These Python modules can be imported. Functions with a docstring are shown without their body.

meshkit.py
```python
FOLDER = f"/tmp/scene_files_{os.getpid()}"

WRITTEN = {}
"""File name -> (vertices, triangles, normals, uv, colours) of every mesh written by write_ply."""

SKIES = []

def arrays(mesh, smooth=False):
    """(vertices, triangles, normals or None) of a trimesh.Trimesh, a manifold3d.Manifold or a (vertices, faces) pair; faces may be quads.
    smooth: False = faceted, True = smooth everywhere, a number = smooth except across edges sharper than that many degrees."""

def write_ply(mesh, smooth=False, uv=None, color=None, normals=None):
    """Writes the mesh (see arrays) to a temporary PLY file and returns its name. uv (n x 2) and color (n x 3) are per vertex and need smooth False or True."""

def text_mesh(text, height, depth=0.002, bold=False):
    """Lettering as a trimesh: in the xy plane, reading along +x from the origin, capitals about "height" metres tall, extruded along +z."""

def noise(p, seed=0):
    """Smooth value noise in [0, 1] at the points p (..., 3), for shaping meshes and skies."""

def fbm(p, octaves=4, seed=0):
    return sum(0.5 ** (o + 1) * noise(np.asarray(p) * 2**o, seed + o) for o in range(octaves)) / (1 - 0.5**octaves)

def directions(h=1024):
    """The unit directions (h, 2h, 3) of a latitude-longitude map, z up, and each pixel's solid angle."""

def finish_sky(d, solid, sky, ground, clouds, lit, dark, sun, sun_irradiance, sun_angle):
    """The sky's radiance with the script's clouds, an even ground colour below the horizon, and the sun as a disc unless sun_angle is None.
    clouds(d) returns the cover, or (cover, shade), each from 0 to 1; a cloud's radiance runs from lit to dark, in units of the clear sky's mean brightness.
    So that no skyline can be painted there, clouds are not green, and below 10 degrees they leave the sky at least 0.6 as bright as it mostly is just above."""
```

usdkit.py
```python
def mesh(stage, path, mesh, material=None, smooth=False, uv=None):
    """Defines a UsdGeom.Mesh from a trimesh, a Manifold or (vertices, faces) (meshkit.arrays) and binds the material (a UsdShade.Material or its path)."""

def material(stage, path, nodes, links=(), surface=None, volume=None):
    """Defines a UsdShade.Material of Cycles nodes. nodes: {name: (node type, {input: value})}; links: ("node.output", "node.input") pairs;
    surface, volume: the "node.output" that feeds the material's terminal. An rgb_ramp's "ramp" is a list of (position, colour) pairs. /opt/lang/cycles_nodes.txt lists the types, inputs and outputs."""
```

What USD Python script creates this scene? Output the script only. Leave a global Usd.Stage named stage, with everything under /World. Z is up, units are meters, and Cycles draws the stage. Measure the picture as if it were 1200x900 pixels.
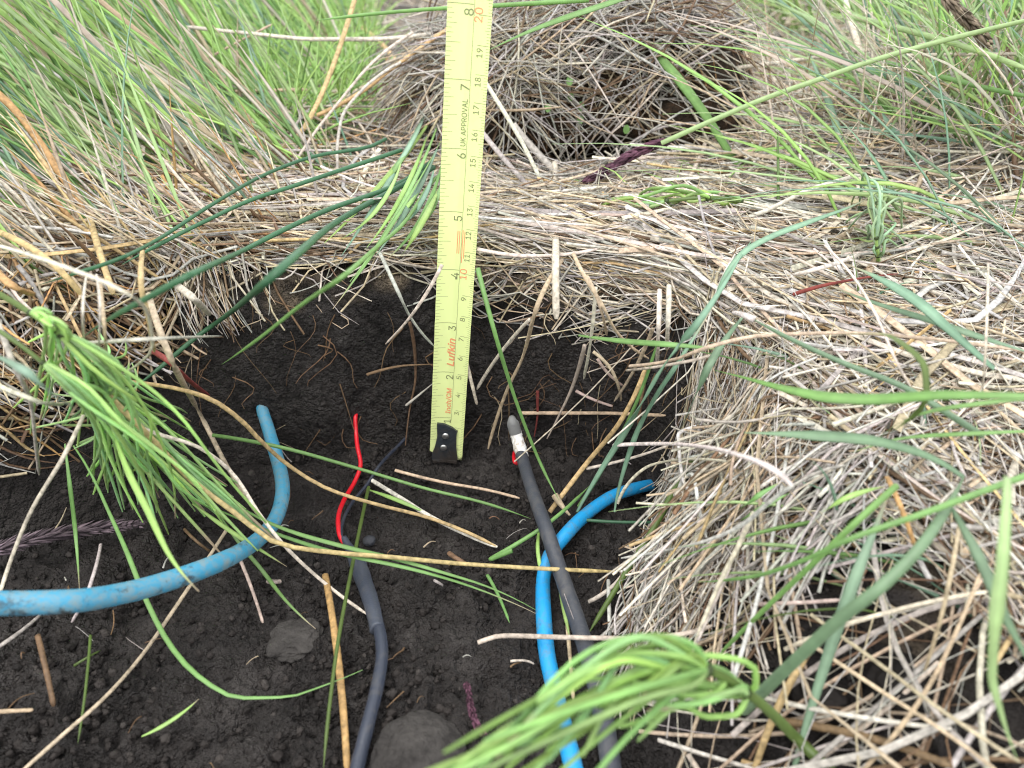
import math, re
import numpy as np
import trimesh
import manifold3d
from scipy.ndimage import map_coordinates, gaussian_filter, maximum_filter
from scipy.interpolate import PchipInterpolator
from scipy.spatial import Delaunay
from pxr import Usd, UsdGeom, UsdLux, UsdShade, Sdf, Gf, Vt
import usdkit, meshkit

stage = Usd.Stage.CreateInMemory()
UsdGeom.SetStageUpAxis(stage, 'Z')
UsdGeom.SetStageMetersPerUnit(stage, 1.0)
UsdGeom.Xform.Define(stage, '/World')
stage.SetDefaultPrim(stage.GetPrimAtPath('/World'))
UsdGeom.Scope.Define(stage, '/World/Looks')

# ------------------------------------------------------------------ camera, sky, sun, exposure
PITCH = math.radians(31.37)
FPX = 870.0                                   # focal length in pixels of a 1200 px wide picture
EYE = np.array([0.0329, -0.2956, 0.2244])
FWD = np.array([0, math.cos(PITCH), -math.sin(PITCH)])
UP = np.array([0, math.sin(PITCH), math.cos(PITCH)])
RIGHT = np.array([1.0, 0, 0])
cam = UsdGeom.Camera.Define(stage, '/World/camera')
M = Gf.Matrix4d(*RIGHT, 0, *UP, 0, *(-FWD), 0, *EYE, 1)
cam.AddTransformOp().Set(M)
cam.CreateHorizontalApertureAttr(36.0)
cam.CreateVerticalApertureAttr(27.0)
cam.CreateFocalLengthAttr(36.0 * FPX / 1200)
cam.CreateClippingRangeAttr(Gf.Vec2f(0.01, 1000))
cam.CreateFStopAttr(12.0)
cam.CreateFocusDistanceAttr(0.315)
cam.CreateExposureAttr(1.15)

SUN_DIR = np.array([-0.25, -0.35, 0.9]); SUN_DIR /= np.linalg.norm(SUN_DIR)
EL, ROT = math.asin(SUN_DIR[2]), math.atan2(SUN_DIR[0], SUN_DIR[1])
sky_m = usdkit.material(stage, '/World/Looks/overcast_sky', {
    'sky': ('sky_texture', {'sky_type': 'single_scattering', 'sun_disc': False, 'sun_elevation': EL, 'sun_rotation': ROT}),
    'tc': ('texture_coordinate', {}),
    'n': ('noise_texture', {'scale': 2.2, 'detail': 5.0, 'roughness': 0.55}),
    'r': ('rgb_ramp', {'ramp': [(0.25, (5.2, 5.4, 5.8)), (0.75, (8.2, 8.2, 8.2))]}),
    'mx': ('mix', {'fac': 0.9}),
    'bg': ('background_shader', {'strength': 0.15})},
    [('tc.generated', 'n.vector'), ('n.fac', 'r.fac'), ('sky.color', 'mx.color1'), ('r.color', 'mx.color2'), ('mx.color', 'bg.color')], surface='bg.background')
dome = UsdLux.DomeLight.Define(stage, '/World/sky')
UsdShade.MaterialBindingAPI.Apply(dome.GetPrim()).Bind(sky_m)
dome.GetPrim().SetCustomDataByKey('kind', 'structure')
sun = UsdLux.DistantLight.Define(stage, '/World/sun')
sun.CreateIntensityAttr(0.28); sun.CreateAngleAttr(40.0); sun.CreateNormalizeAttr(True)
sun.CreateColorAttr(Gf.Vec3f(1.0, 0.97, 0.92))
zax = Gf.Vec3d(*SUN_DIR); q = Gf.Rotation(Gf.Vec3d(0, 0, 1), zax)
sun.AddTransformOp().Set(Gf.Matrix4d().SetRotate(q))

# ------------------------------------------------------------------ helpers
rng = np.random.default_rng(7)
used = {}


def numbered(parent, name):
    k = (parent, name); n = used.get(k, 0); used[k] = n + 1
    return f'{parent}/{name}' if n == 0 else f'{parent}/{name}_{n:03d}'


def tag(p, label=None, cat=None, group=None, kind=None):
    p = p.GetPrim() if hasattr(p, 'GetPrim') else p
    for k, v in (('label', label), ('category', cat), ('group', group), ('kind', kind)):
        if v: p.SetCustomDataByKey(k, v)
    return p


def thing(name, label, cat, group=None, loc=(0, 0, 0)):
    x = UsdGeom.Xform.Define(stage, numbered('/World', name))
    if any(loc): x.AddTranslateOp().Set(Gf.Vec3d(*map(float, loc)))
    tag(x, label, cat, group)
    return x.GetPrim()


def put(name, vf, mat, parent=None, tint=None, smooth=True, label=None, cat=None, group=None, kind=None, extra=None):
    """One Mesh prim. vf: (vertices, triangles) or a trimesh. tint: per-vertex base colour."""
    base = str(parent.GetPath()) if parent is not None else '/World'
    m = usdkit.mesh(stage, numbered(base, name), vf, MAT[mat], smooth=smooth)
    pv = UsdGeom.PrimvarsAPI(m)
    if tint is not None:
        pv.CreatePrimvar('tint', Sdf.ValueTypeNames.Color3fArray, 'vertex').Set(Vt.Vec3fArray.FromNumpy(np.asarray(tint, np.float32)))
    for k, v in (extra or {}).items():
        pv.CreatePrimvar(k, Sdf.ValueTypeNames.FloatArray, 'vertex').Set(Vt.FloatArray.FromNumpy(np.asarray(v, np.float32)))
    tag(m, label, cat, group, kind)
    return m.GetPrim()


def unit(v):
    return v / (np.linalg.norm(v, axis=-1, keepdims=True) + 1e-12)


def tubes(P, R, sides=4, flat=1.0, up=None, caps=True):
    """Tubes of elliptic section along n polylines P (n, k, 3), half-width R (n, k), thickness R * flat. Returns vertices, triangles; sides * k vertices per tube."""
    P = np.asarray(P, float)
    if P.ndim == 2: P = P[None]
    n, k = P.shape[:2]
    R = np.broadcast_to(np.asarray(R, float), (n, k)) if np.ndim(R) != 1 or len(np.atleast_1d(R)) == k else np.broadcast_to(np.asarray(R)[:, None], (n, k))
    T = unit(np.gradient(P, axis=1))
    if up is None:
        up = np.array([0.05, -0.5, 0.86])
    up = np.broadcast_to(up, (n, 3))[:, None] if np.ndim(up) < 3 else up
    S = unit(np.cross(T, up) + 1e-9); B = np.cross(S, T)
    a = np.arange(sides) * 2 * np.pi / sides
    F_ = np.broadcast_to(flat, (n,)) if np.ndim(flat) <= 1 else flat
    V = P[:, :, None] + R[:, :, None, None] * (np.cos(a)[None, None, :, None] * S[:, :, None] + F_[:, None, None, None] * np.sin(a)[None, None, :, None] * B[:, :, None])
    i, j = np.meshgrid(np.arange(k - 1), np.arange(sides), indexing='ij')
    q = np.stack([i * sides + j, i * sides + (j + 1) % sides, (i + 1) * sides + (j + 1) % sides, (i + 1) * sides + j], -1).reshape(-1, 4)
    f = np.vstack([q[:, [0, 1, 2]], q[:, [0, 2, 3]]])
    if caps:
        c = np.array([[0, m + 1, m] for m in range(1, sides - 1)]); e = (k - 1) * sides
        f = np.vstack([f, c, (c + e)[:, [0, 2, 1]]])
    F = (f[None] + (np.arange(n) * sides * k)[:, None, None]).reshape(-1, 3)
    return V.reshape(-1, 3), F


def project(p):
    d = np.asarray(p, float) - EYE
    z = d @ FWD
    return 600 + FPX * (d @ RIGHT) / z, 450 - FPX * (d @ UP) / z, z


def ray(px, py):
    px, py = np.asarray(px, float), np.asarray(py, float)
    return FWD + ((px - 600) / FPX)[..., None] * RIGHT + ((450 - py) / FPX)[..., None] * UP


def sstep(x, a=0.0, b=1.0):
    t = np.clip((x - a) / (b - a), 0, 1)
    return t * t * (3 - 2 * t)


# ------------------------------------------------------------------ materials
MAT = {}


def mat(name, nodes, links, surface):
    MAT[name] = usdkit.material(stage, '/World/Looks/' + name, nodes, links, surface=surface)


def plant_mat(name, rough, spec, trans, grain=420.0, amount=0.35):
    mat(name, {
        'a': ('attribute', {'attribute': 'tint'}),
        'g': ('geometry', {}),
        'n': ('noise_texture', {'scale': grain, 'detail': 3.0, 'roughness': 0.6}),
        'mr': ('map_range', {'from_min': 0.25, 'from_max': 0.75, 'to_min': 1 - amount, 'to_max': 1 + amount}),
        'cx': ('combine_xyz', {}),
        'mul': ('vector_math', {'math_type': 'multiply'}),
        'p': ('principled_bsdf', {'roughness': rough, 'specular_ior_level': spec}),
        't': ('translucent_bsdf', {}),
        'm': ('mix_closure', {'fac': trans})},
        [('g.position', 'n.vector'), ('n.fac', 'mr.value'), ('mr.result', 'cx.x'), ('mr.result', 'cx.y'), ('mr.result', 'cx.z'),
         ('a.color', 'mul.vector1'), ('cx.vector', 'mul.vector2'), ('mul.vector', 'p.base_color'), ('mul.vector', 't.color'), ('p.BSDF', 'm.closure1'), ('t.BSDF', 'm.closure2')], 'm.closure')


plant_mat('straw', 0.55, 0.3, 0.10, 520.0, 0.5)
plant_mat('grass', 0.42, 0.45, 0.30, 250.0, 0.15)
plant_mat('root', 0.7, 0.2, 0.05)

mat('soil', {
    'a': ('attribute', {'attribute': 'litter'}),
    'g': ('geometry', {}),
    'n1': ('noise_texture', {'scale': 60.0, 'detail': 6.0, 'roughness': 0.65}),
    'nd': ('noise_texture', {'scale': 26.0, 'detail': 4.0}),
    'rd': ('map_range', {'from_min': 0.38, 'from_max': 0.62, 'to_min': 0.42, 'to_max': 0.85, 'clamp': True}),
    'r1': ('rgb_ramp', {'ramp': [(0.3, (0.012, 0.0098, 0.0086)), (0.55, (0.0315, 0.0268, 0.0245)), (0.75, (0.062, 0.0545, 0.050))]}),
    'n2': ('noise_texture', {'scale': 300.0, 'detail': 4.0, 'roughness': 0.7}),
    'r2': ('rgb_ramp', {'ramp': [(0.3, (0.05, 0.036, 0.023)), (0.7, (0.25, 0.195, 0.135))]}),
    'mx': ('mix', {}),
    'vor': ('voronoi_texture', {'scale': 330.0, 'detail': 2.0, 'roughness': 0.7}),
    'n3': ('noise_texture', {'scale': 900.0, 'detail': 3.0, 'roughness': 0.6}),
    'ad': ('math', {'math_type': 'add'}),
    'bp': ('bump', {'strength': 1.0, 'distance': 0.0016, 'invert': True}),
    'p': ('principled_bsdf', {'specular_ior_level': 0.32})},
    [('g.position', 'nd.vector'), ('nd.fac', 'rd.value'), ('rd.result', 'p.roughness'), ('g.position', 'n1.vector'), ('g.position', 'n2.vector'), ('g.position', 'vor.vector'), ('g.position', 'n3.vector'), ('n1.fac', 'r1.fac'), ('n2.fac', 'r2.fac'),
     ('a.fac', 'mx.fac'), ('r1.color', 'mx.color1'), ('r2.color', 'mx.color2'), ('mx.color', 'p.base_color'),
     ('vor.distance', 'ad.value1'), ('n3.fac', 'ad.value2'), ('ad.value', 'bp.height'), ('bp.normal', 'p.normal')], 'p.BSDF')

mat('clod_soil', {
    'g': ('geometry', {}),
    'n1': ('noise_texture', {'scale': 90.0, 'detail': 6.0, 'roughness': 0.7}),
    'r1': ('rgb_ramp', {'ramp': [(0.3, (0.012, 0.009, 0.007)), (0.55, (0.035, 0.024, 0.016)), (0.75, (0.12, 0.065, 0.035))]}),
    'n3': ('noise_texture', {'scale': 500.0, 'detail': 3.0}),
    'bp': ('bump', {'strength': 0.9, 'distance': 0.002}),
    'p': ('principled_bsdf', {'roughness': 0.85, 'specular_ior_level': 0.15})},
    [('g.position', 'n1.vector'), ('g.position', 'n3.vector'), ('n1.fac', 'r1.fac'), ('r1.color', 'p.base_color'), ('n3.fac', 'bp.height'), ('bp.normal', 'p.normal')], 'p.BSDF')


def dirty(name, clean, dirt, lo, hi, rough, spec=0.4, scale=70.0, bump=0.0003, cake=0.70, foot=0.0):
    mat(name, {
        'g': ('geometry', {}),
        'n': ('noise_texture', {'scale': scale, 'detail': 7.0, 'roughness': 0.72, 'distortion': 0.6}),
        'r': ('rgb_ramp', {'ramp': [(lo, clean), (hi, dirt)]}),
        'n2': ('noise_texture', {'scale': scale * 9, 'detail': 3.0}),
        'rr': ('map_range', {'from_min': lo, 'from_max': hi, 'to_min': rough, 'to_max': 0.85, 'clamp': True}),
        'bp': ('bump', {'strength': 0.6, 'distance': bump}),
        'nc': ('noise_texture', {'scale': 95.0, 'detail': 8.0, 'roughness': 0.75}),
        'mc': ('map_range', {'from_min': cake - .05, 'from_max': cake + .05, 'to_min': 0.0, 'to_max': 0.9, 'clamp': True}),
        'sx': ('separate_xyz', {}),
        'mf': ('map_range', {'from_min': 0.001, 'from_max': max(foot, 0.002), 'to_min': 0.30 if foot else 0.0, 'to_max': 0.0, 'clamp': True}),
        'ac': ('math', {'math_type': 'add'}),
        'mk': ('mix', {'color2': (0.035, 0.028, 0.023)}),
        'p': ('principled_bsdf', {'specular_ior_level': spec})},
        [('g.position', 'nc.vector'), ('g.position', 'sx.vector'), ('sx.z', 'mf.value'), ('nc.fac', 'ac.value1'), ('mf.result', 'ac.value2'), ('ac.value', 'mc.value'), ('mc.result', 'mk.fac'), ('r.color', 'mk.color1'), ('mk.color', 'p.base_color'),
         ('g.position', 'n.vector'), ('g.position', 'n2.vector'), ('n.fac', 'r.fac'), ('n.fac', 'rr.value'), ('rr.result', 'p.roughness'), ('n2.fac', 'bp.height'), ('bp.normal', 'p.normal')], 'p.BSDF')


dirty('blue_muddy', (0.045, 0.27, 0.42), (0.22, 0.27, 0.26), 0.42, 0.72, 0.42, 0.4, 330.0, cake=0.60)
dirty('blue_clean', (0.015, 0.285, 0.60), (0.12, 0.20, 0.22), 0.50, 0.74, 0.36, 0.4, 210.0, cake=0.64)
dirty('grey_rubber', (0.045, 0.050, 0.062), (0.11, 0.105, 0.10), 0.45, 0.75, 0.5, 0.35, 160.0)
dirty('shrink_plastic', (0.048, 0.056, 0.075), (0.09, 0.09, 0.09), 0.5, 0.8, 0.42, 0.4, 130.0)
dirty('dark_cable', (0.030, 0.036, 0.052), (0.09, 0.085, 0.08), 0.5, 0.8, 0.42, 0.4, 130.0)
dirty('red_plastic', (0.62, 0.012, 0.022), (0.5, 0.02, 0.03), 0.5, 0.8, 0.35, 0.5, 90.0)
dirty('dark_wire', (0.025, 0.03, 0.045), (0.07, 0.07, 0.07), 0.5, 0.8, 0.4)
dirty('white_dirty', (0.78, 0.77, 0.74), (0.30, 0.24, 0.17), 0.46, 0.62, 0.5, 0.3, 160.0)
dirty('cap_grey', (0.17, 0.17, 0.165), (0.27, 0.26, 0.25), 0.4, 0.7, 0.6)
dirty('tape_yellow', (0.74, 0.82, 0.35), (0.64, 0.71, 0.29), 0.5, 0.85, 0.32, 0.5, 60.0, 0.00003, cake=0.80, foot=0.024)
dirty('hook_black', (0.022, 0.026, 0.030), (0.06, 0.055, 0.05), 0.5, 0.8, 0.28, 0.6, 120.0, cake=0.72, foot=0.02)
dirty('stone_grey', (0.022, 0.0195, 0.018), (0.066, 0.060, 0.055), 0.38, 0.66, 0.8, 0.2, 75.0, 0.0022)
dirty('stone_dark', (0.028, 0.031, 0.038), (0.05, 0.05, 0.055), 0.35, 0.7, 0.55, 0.35, 150.0, 0.0004)
mat('rivet_metal', {'p': ('principled_bsdf', {'base_color': (0.62, 0.61, 0.58), 'metallic': 1.0, 'roughness': 0.35})}, [], 'p.BSDF')
mat('ink_black', {'p': ('principled_bsdf', {'base_color': (0.20, 0.22, 0.10), 'roughness': 0.5})}, [], 'p.BSDF')
mat('ink_red', {'p': ('principled_bsdf', {'base_color': (0.78, 0.30, 0.14), 'roughness': 0.5})}, [], 'p.BSDF')
mat('crumb_soil', {
    'oi': ('object_info', {}), 'g': ('geometry', {}),
    'n': ('noise_texture', {'scale': 500.0, 'detail': 3.0}),
    'r': ('rgb_ramp', {'ramp': [(0.0, (0.0105, 0.0085, 0.0074)), (0.8, (0.029, 0.0240, 0.0215)), (1.0, (0.052, 0.0445, 0.040))]}),
    'bp': ('bump', {'strength': 0.7, 'distance': 0.0006}),
    'p': ('principled_bsdf', {'roughness': 0.75, 'specular_ior_level': 0.25})},
    [('g.position', 'n.vector'), ('oi.random', 'r.fac'), ('r.color', 'p.base_color'), ('n.fac', 'bp.height'), ('bp.normal', 'p.normal')], 'p.BSDF')

# ------------------------------------------------------------------ the ground with its pit
FLOOR = np.array([(-.112, -.014), (-.05, .001), (-.012, .010), (.015, .010), (.05, .002), (.088, -.010), (.096, -.039), (.080, -.08), (.068, -.12), (.064, -.16), (.06, -.235),
                  (-.27, -.235), (-.27, -.118), (-.185, -.085), (-.140, -.048)])
RIM = np.array([(-.126, .001), (-.05, .009), (-.012, .019), (.015, .019), (.05, .010), (.105, -.004), (.122, -.05), (.124, -.085), (.137, -.12), (.162, -.16), (.17, -.24), (.16, -.29),
                (-.33, -.29), (-.33, -.095), (-.20, -.058), (-.152, -.028)])


def poly_sd(x, y, poly):
    """Signed distance to a polygon, negative inside."""
    x, y = np.asarray(x, float), np.asarray(y, float)
    d2 = np.full(x.shape, 1e9); inside = np.zeros(x.shape, bool)
    for (x0, y0), (x1, y1) in zip(poly, np.roll(poly, -1, 0)):
        ex, ey = x1 - x0, y1 - y0
        t = np.clip(((x - x0) * ex + (y - y0) * ey) / (ex * ex + ey * ey), 0, 1)
        d2 = np.minimum(d2, (x - x0 - t * ex) ** 2 + (y - y0 - t * ey) ** 2)
        c = ((y0 > y) != (y1 > y)) & (x < (ex) * (y - y0) / (ey if abs(ey) > 1e-12 else 1e-12) + x0)
        inside ^= c
    return np.where(inside, -1, 1) * np.sqrt(d2)


def n2(x, y, s, seed):
    return meshkit.fbm(np.stack([x * s, y * s, np.full(np.shape(x), 3.7)], -1), 3, seed) - 0.5


def top_height(x, y):
    g = .092 + .028 * sstep(-x, .12, .42) * sstep(y, -.3, .1) + .02 * sstep(y, .35, 1.4)
    g = g - .036 * sstep(-y, .02, .20) * sstep(x, .03, .10)
    g = g - .010 * sstep(x, .0, .08) * sstep(-y, -.05, .03)
    g = g + .035 * np.exp(-((x - .32) / .11) ** 2 - ((y - .19) / .09) ** 2)      # straw hummock right of the clod
    fade = sstep(np.hypot(x, y), 40, 3)
    return g + (n2(x, y, 9, 1) * .03 + n2(x, y, 30, 2) * .012) * (0.4 + .6 * fade)


def floor_height(x, y):
    f = .010 * sstep(-x, .05, .16) + n2(x, y, 22, 5) * .016 + n2(x, y, 60, 6) * .008
    f = f * (1 - np.exp(-(x ** 2 + (y + .004) ** 2) / .018 ** 2)) - .0035 * np.exp(-(x ** 2 + (y + .004) ** 2) / .018 ** 2)
    f = f + .009 * np.exp(-((x - .02) / .03) ** 2 - ((y + .155) / .02) ** 2)
    f = f + .006 * np.exp(-((x + .02) / .05) ** 2 - ((y + .12) / .03) ** 2)
    return f


def height(x, y):
    wob = n2(x, y, 25, 8) * .012
    a, b = poly_sd(x, y, FLOOR) + wob * .5, poly_sd(x, y, RIM) + wob
    da, db = np.maximum(a, 0), np.maximum(-b, 0)
    t = np.where(b > 0, 1.0, da / (da + db + 1e-9))
    t = np.where(a <= 0, 0.0, t)
    t = .35 * t + .65 * sstep(t)
    return floor_height(x, y) * (1 - t) + top_height(x, y) * t


CLEAR = np.array([(255, 400), (380, 352), (540, 372), (690, 405), (822, 425), (792, 500), (768, 585), (738, 640), (716, 700), (694, 770), (690, 980), (-80, 980), (-80, 600), (60, 560), (160, 470)])


class Raster:
    def __init__(self, x0, x1, y0, y1, s):
        self.x0, self.y0, self.s = x0, y0, s
        self.x, self.y = np.arange(x0, x1, s), np.arange(y0, y1, s)
        X, Y = np.meshgrid(self.x, self.y)
        self.X, self.Y = X, Y
        self.h = height(X, Y)

    def __call__(self, x, y, h=None):
        return map_coordinates(self.h if h is None else h, [(np.asarray(y) - self.y0) / self.s, (np.asarray(x) - self.x0) / self.s], order=1, mode='nearest')


near = Raster(-.46, .5, -.30, .5, .0015)
far = Raster(-4, 4, -.4, 6.5, .02)
near_soft = gaussian_filter(near.h, 5)


def H(x, y, soft=False):
    x, y = np.asarray(x, float), np.asarray(y, float)
    ok = (x > -.455) & (x < .495) & (y > -.295) & (y < .495)
    return np.where(ok, near(x, y, near_soft if soft else None), far(x, y))


TS = np.concatenate([np.linspace(.05, .7, 420), np.geomspace(.703, 6, 160)])


def hit(px, py, soft=False):
    """Depth along the ray (in units of the view axis) at which pixels meet the ground."""
    px, py = np.atleast_1d(px).astype(float), np.atleast_1d(py).astype(float)
    out = np.empty(px.shape)
    for i in range(0, len(px), 3000):
        D = ray(px[i:i + 3000], py[i:i + 3000])
        P = EYE + D[:, None] * TS[None, :, None]
        below = P[..., 2] < H(P[..., 0], P[..., 1], soft)
        k = np.where(below.any(1), below.argmax(1), len(TS) - 1)
        k0 = np.maximum(k - 1, 0)
        r = np.arange(len(k))
        g0 = P[r, k0, 2] - H(P[r, k0, 0], P[r, k0, 1], soft); g1 = P[r, k, 2] - H(P[r, k, 0], P[r, k, 1], soft)
        w = np.clip(g0 / (g0 - g1 + 1e-12), 0, 1)
        out[i:i + 3000] = TS[k0] + (TS[k] - TS[k0]) * w
    return out


def relief(V, pit, wall):
    """How far the soil stands out from the smooth ground: clods and crumbs on the floor, spade cut walls."""
    b = lambda sc, sd: np.abs(2 * meshkit.noise(V * sc + sd, sd) - 1)
    grit = meshkit.noise(V * 35, 21)
    soil = .0070 * (meshkit.noise(V * 75, 3) - .5) + (.0012 + .0065 * grit) * (.5 - b(130, 4)) + (.0010 + .0046 * grit) * (.5 - b(300, 5)) + (.0006 + .0024 * grit) * (.5 - b(640, 6))
    cut = .0065 * (meshkit.noise(V * [55, 55, 40], 9) - .5) + .0016 * (.5 - b(260, 10)) + .0010 * (meshkit.noise(V * 700, 12) - .5)
    return pit * (soil * (1 - wall) + cut * wall) + (1 - pit) * .004 * (meshkit.noise(V * 120, 13) - .5) * (np.hypot(V[..., 0], V[..., 1]) < 2)


def add_relief():
    """The raster on which things are laid takes the soil's relief too."""
    gy, gx = np.gradient(near.h, near.s)
    nz = 1 / np.sqrt(1 + gx ** 2 + gy ** 2)
    pit = sstep(-poly_sd(near.X, near.Y, RIM), -.02, .004)
    wall = sstep(1 - nz, .25, .6) * pit
    d = relief(np.stack([near.X, near.Y, near.h], -1), pit, wall) * (1 - wall)
    near.h = near.h + gaussian_filter(maximum_filter(d, 5), 1.0) * .9


def ground_mesh():
    r = np.random.default_rng(11)
    h = near.h; gy, gx = np.gradient(h, near.s)
    slope = np.sqrt(1 + np.minimum(gx ** 2 + gy ** 2, 120))
    dist = np.sqrt((near.X - EYE[0]) ** 2 + (near.Y - EYE[1]) ** 2 + (h - EYE[2]) ** 2)
    inpit = sstep(-poly_sd(near.X, near.Y, RIM), -.012, .0)
    s = np.clip(.0008 * dist / .3, .0006, .01) * (1 + 1.6 * (1 - inpit)) * (1 + 1.5 * sstep(near.Y, .05, .3)) * (1 + 2 * sstep(-near.Y, .225, .25))
    k = np.ceil(near.s * slope ** .75 / s).astype(int)
    lone = (near.s / s < .75)
    pts = []
    for n in np.unique(k):
        m = (k == n)
        if n == 1:
            keep = m & (r.random(m.shape) < np.minimum(1, (near.s * slope / s) ** 2))
            X, Y = near.X[keep], near.Y[keep]
            pts.append(np.stack([X + (r.random(X.shape) - .5) * near.s, Y + (r.random(X.shape) - .5) * near.s], -1))
            continue
        X, Y = near.X[m], near.Y[m]
        a = (np.arange(n) + .5) / n - .5
        A, B = np.meshgrid(a, a)
        q = np.stack([X[:, None] + A.ravel() * near.s, Y[:, None] + B.ravel() * near.s], -1)
        q += (r.random(q.shape) - .5) * near.s / n * .8
        pts.append(q.reshape(-1, 2))
    a = r.random((9000, 1)) * 2 * np.pi; rad = np.exp(r.uniform(np.log(.35), np.log(90), (9000, 1)))
    o = np.hstack([np.cos(a) * rad, np.sin(a) * rad])
    o = o[~((o[:, 0] > -.465) & (o[:, 0] < .5) & (o[:, 1] > -.305) & (o[:, 1] < .505))]
    ring = np.stack([np.cos(np.linspace(0, 6.2, 60)) * 95, np.sin(np.linspace(0, 6.2, 60)) * 95], -1)
    p = np.vstack(pts + [o, ring])
    tri = Delaunay(p).simplices
    x, y = p.T
    e = 4e-4
    z = height(x, y)
    nx, ny = -(height(x + e, y) - z) / e, -(height(x, y + e) - z) / e
    N = unit(np.stack([nx, ny, np.ones_like(nx)], -1))
    V = np.stack([x, y, z], -1)
    pit = sstep(-poly_sd(x, y, RIM), -.02, .004)
    wall = sstep(1 - N[:, 2], .25, .6) * pit
    d = relief(V, pit, wall)
    V = V + N * d[:, None]
    lev = (z - floor_height(x, y)) / np.maximum(top_height(x, y) - floor_height(x, y), .01)
    litter = np.clip(sstep(lev + (meshkit.noise(V * 110, 14) - .5) * .35, .90, 1.10) * (1 - .75 * sstep(meshkit.noise(V * 30, 15), .45, .7) * (y < 0)), 0, 1)
    put('ground', (V, tri), 'soil', kind='structure', extra={'litter': litter}, label='black soil ground with a dug pit under matted dry grass')


ground_mesh()
add_relief()


# ------------------------------------------------------------------ traced curves: pixel points with depth -> world polylines
def trace(text, n=24, lift=4.0):
    """'x,y,l x,y x,y,l': l >= 0 is a lift in mm above the ground, l < 0 a depth in cm, none: between its neighbours. Returns (n, 3)."""
    rows = [[float(v) for v in w.split(',')] for w in text.split()]
    px, py = np.array([r[0] for r in rows]), np.array([r[1] for r in rows])
    g = hit(px, py)
    free = not any(len(r) > 2 for r in rows)
    D = ray(px, py)
    gz = EYE[2] + D[:, 2] * g
    lean = 1 / np.maximum(-D[:, 2] / np.linalg.norm(D, axis=1), .22)
    thick = 7 * sstep(gz, .05, .075)
    inv = np.full(len(rows), np.nan)
    for i, r in enumerate(rows):
        l = r[2] if len(r) > 2 else (lift if free else None)
        if l is not None:
            inv[i] = 1 / (g[i] - min((l + thick[i]) * lean[i] / 1000, (.45 if g[i] < .36 else .24) * g[i]) if l >= 0 else -l / 100)
    t = np.concatenate([[0], np.cumsum(np.hypot(np.diff(px), np.diff(py)))])
    k = ~np.isnan(inv)
    inv = np.interp(t, t[k], inv[k])
    inv = np.maximum(inv, 1 / np.maximum(g - .0015, .05))
    u = np.linspace(0, t[-1], n)
    f = (lambda v: PchipInterpolator(t, v)(u)) if len(rows) > 2 else (lambda v: np.interp(u, t, v))
    x, y, d = f(px), f(py), 1 / f(inv)
    d = np.minimum(d, np.maximum(hit(x, y) - .0012, .05))
    if n > 5:
        for _ in range(2):
            d[1:-1] = np.minimum(d[1:-1], .25 * d[:-2] + .5 * d[1:-1] + .25 * d[2:])
    return EYE + ray(x, y) * d[:, None], d


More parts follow.
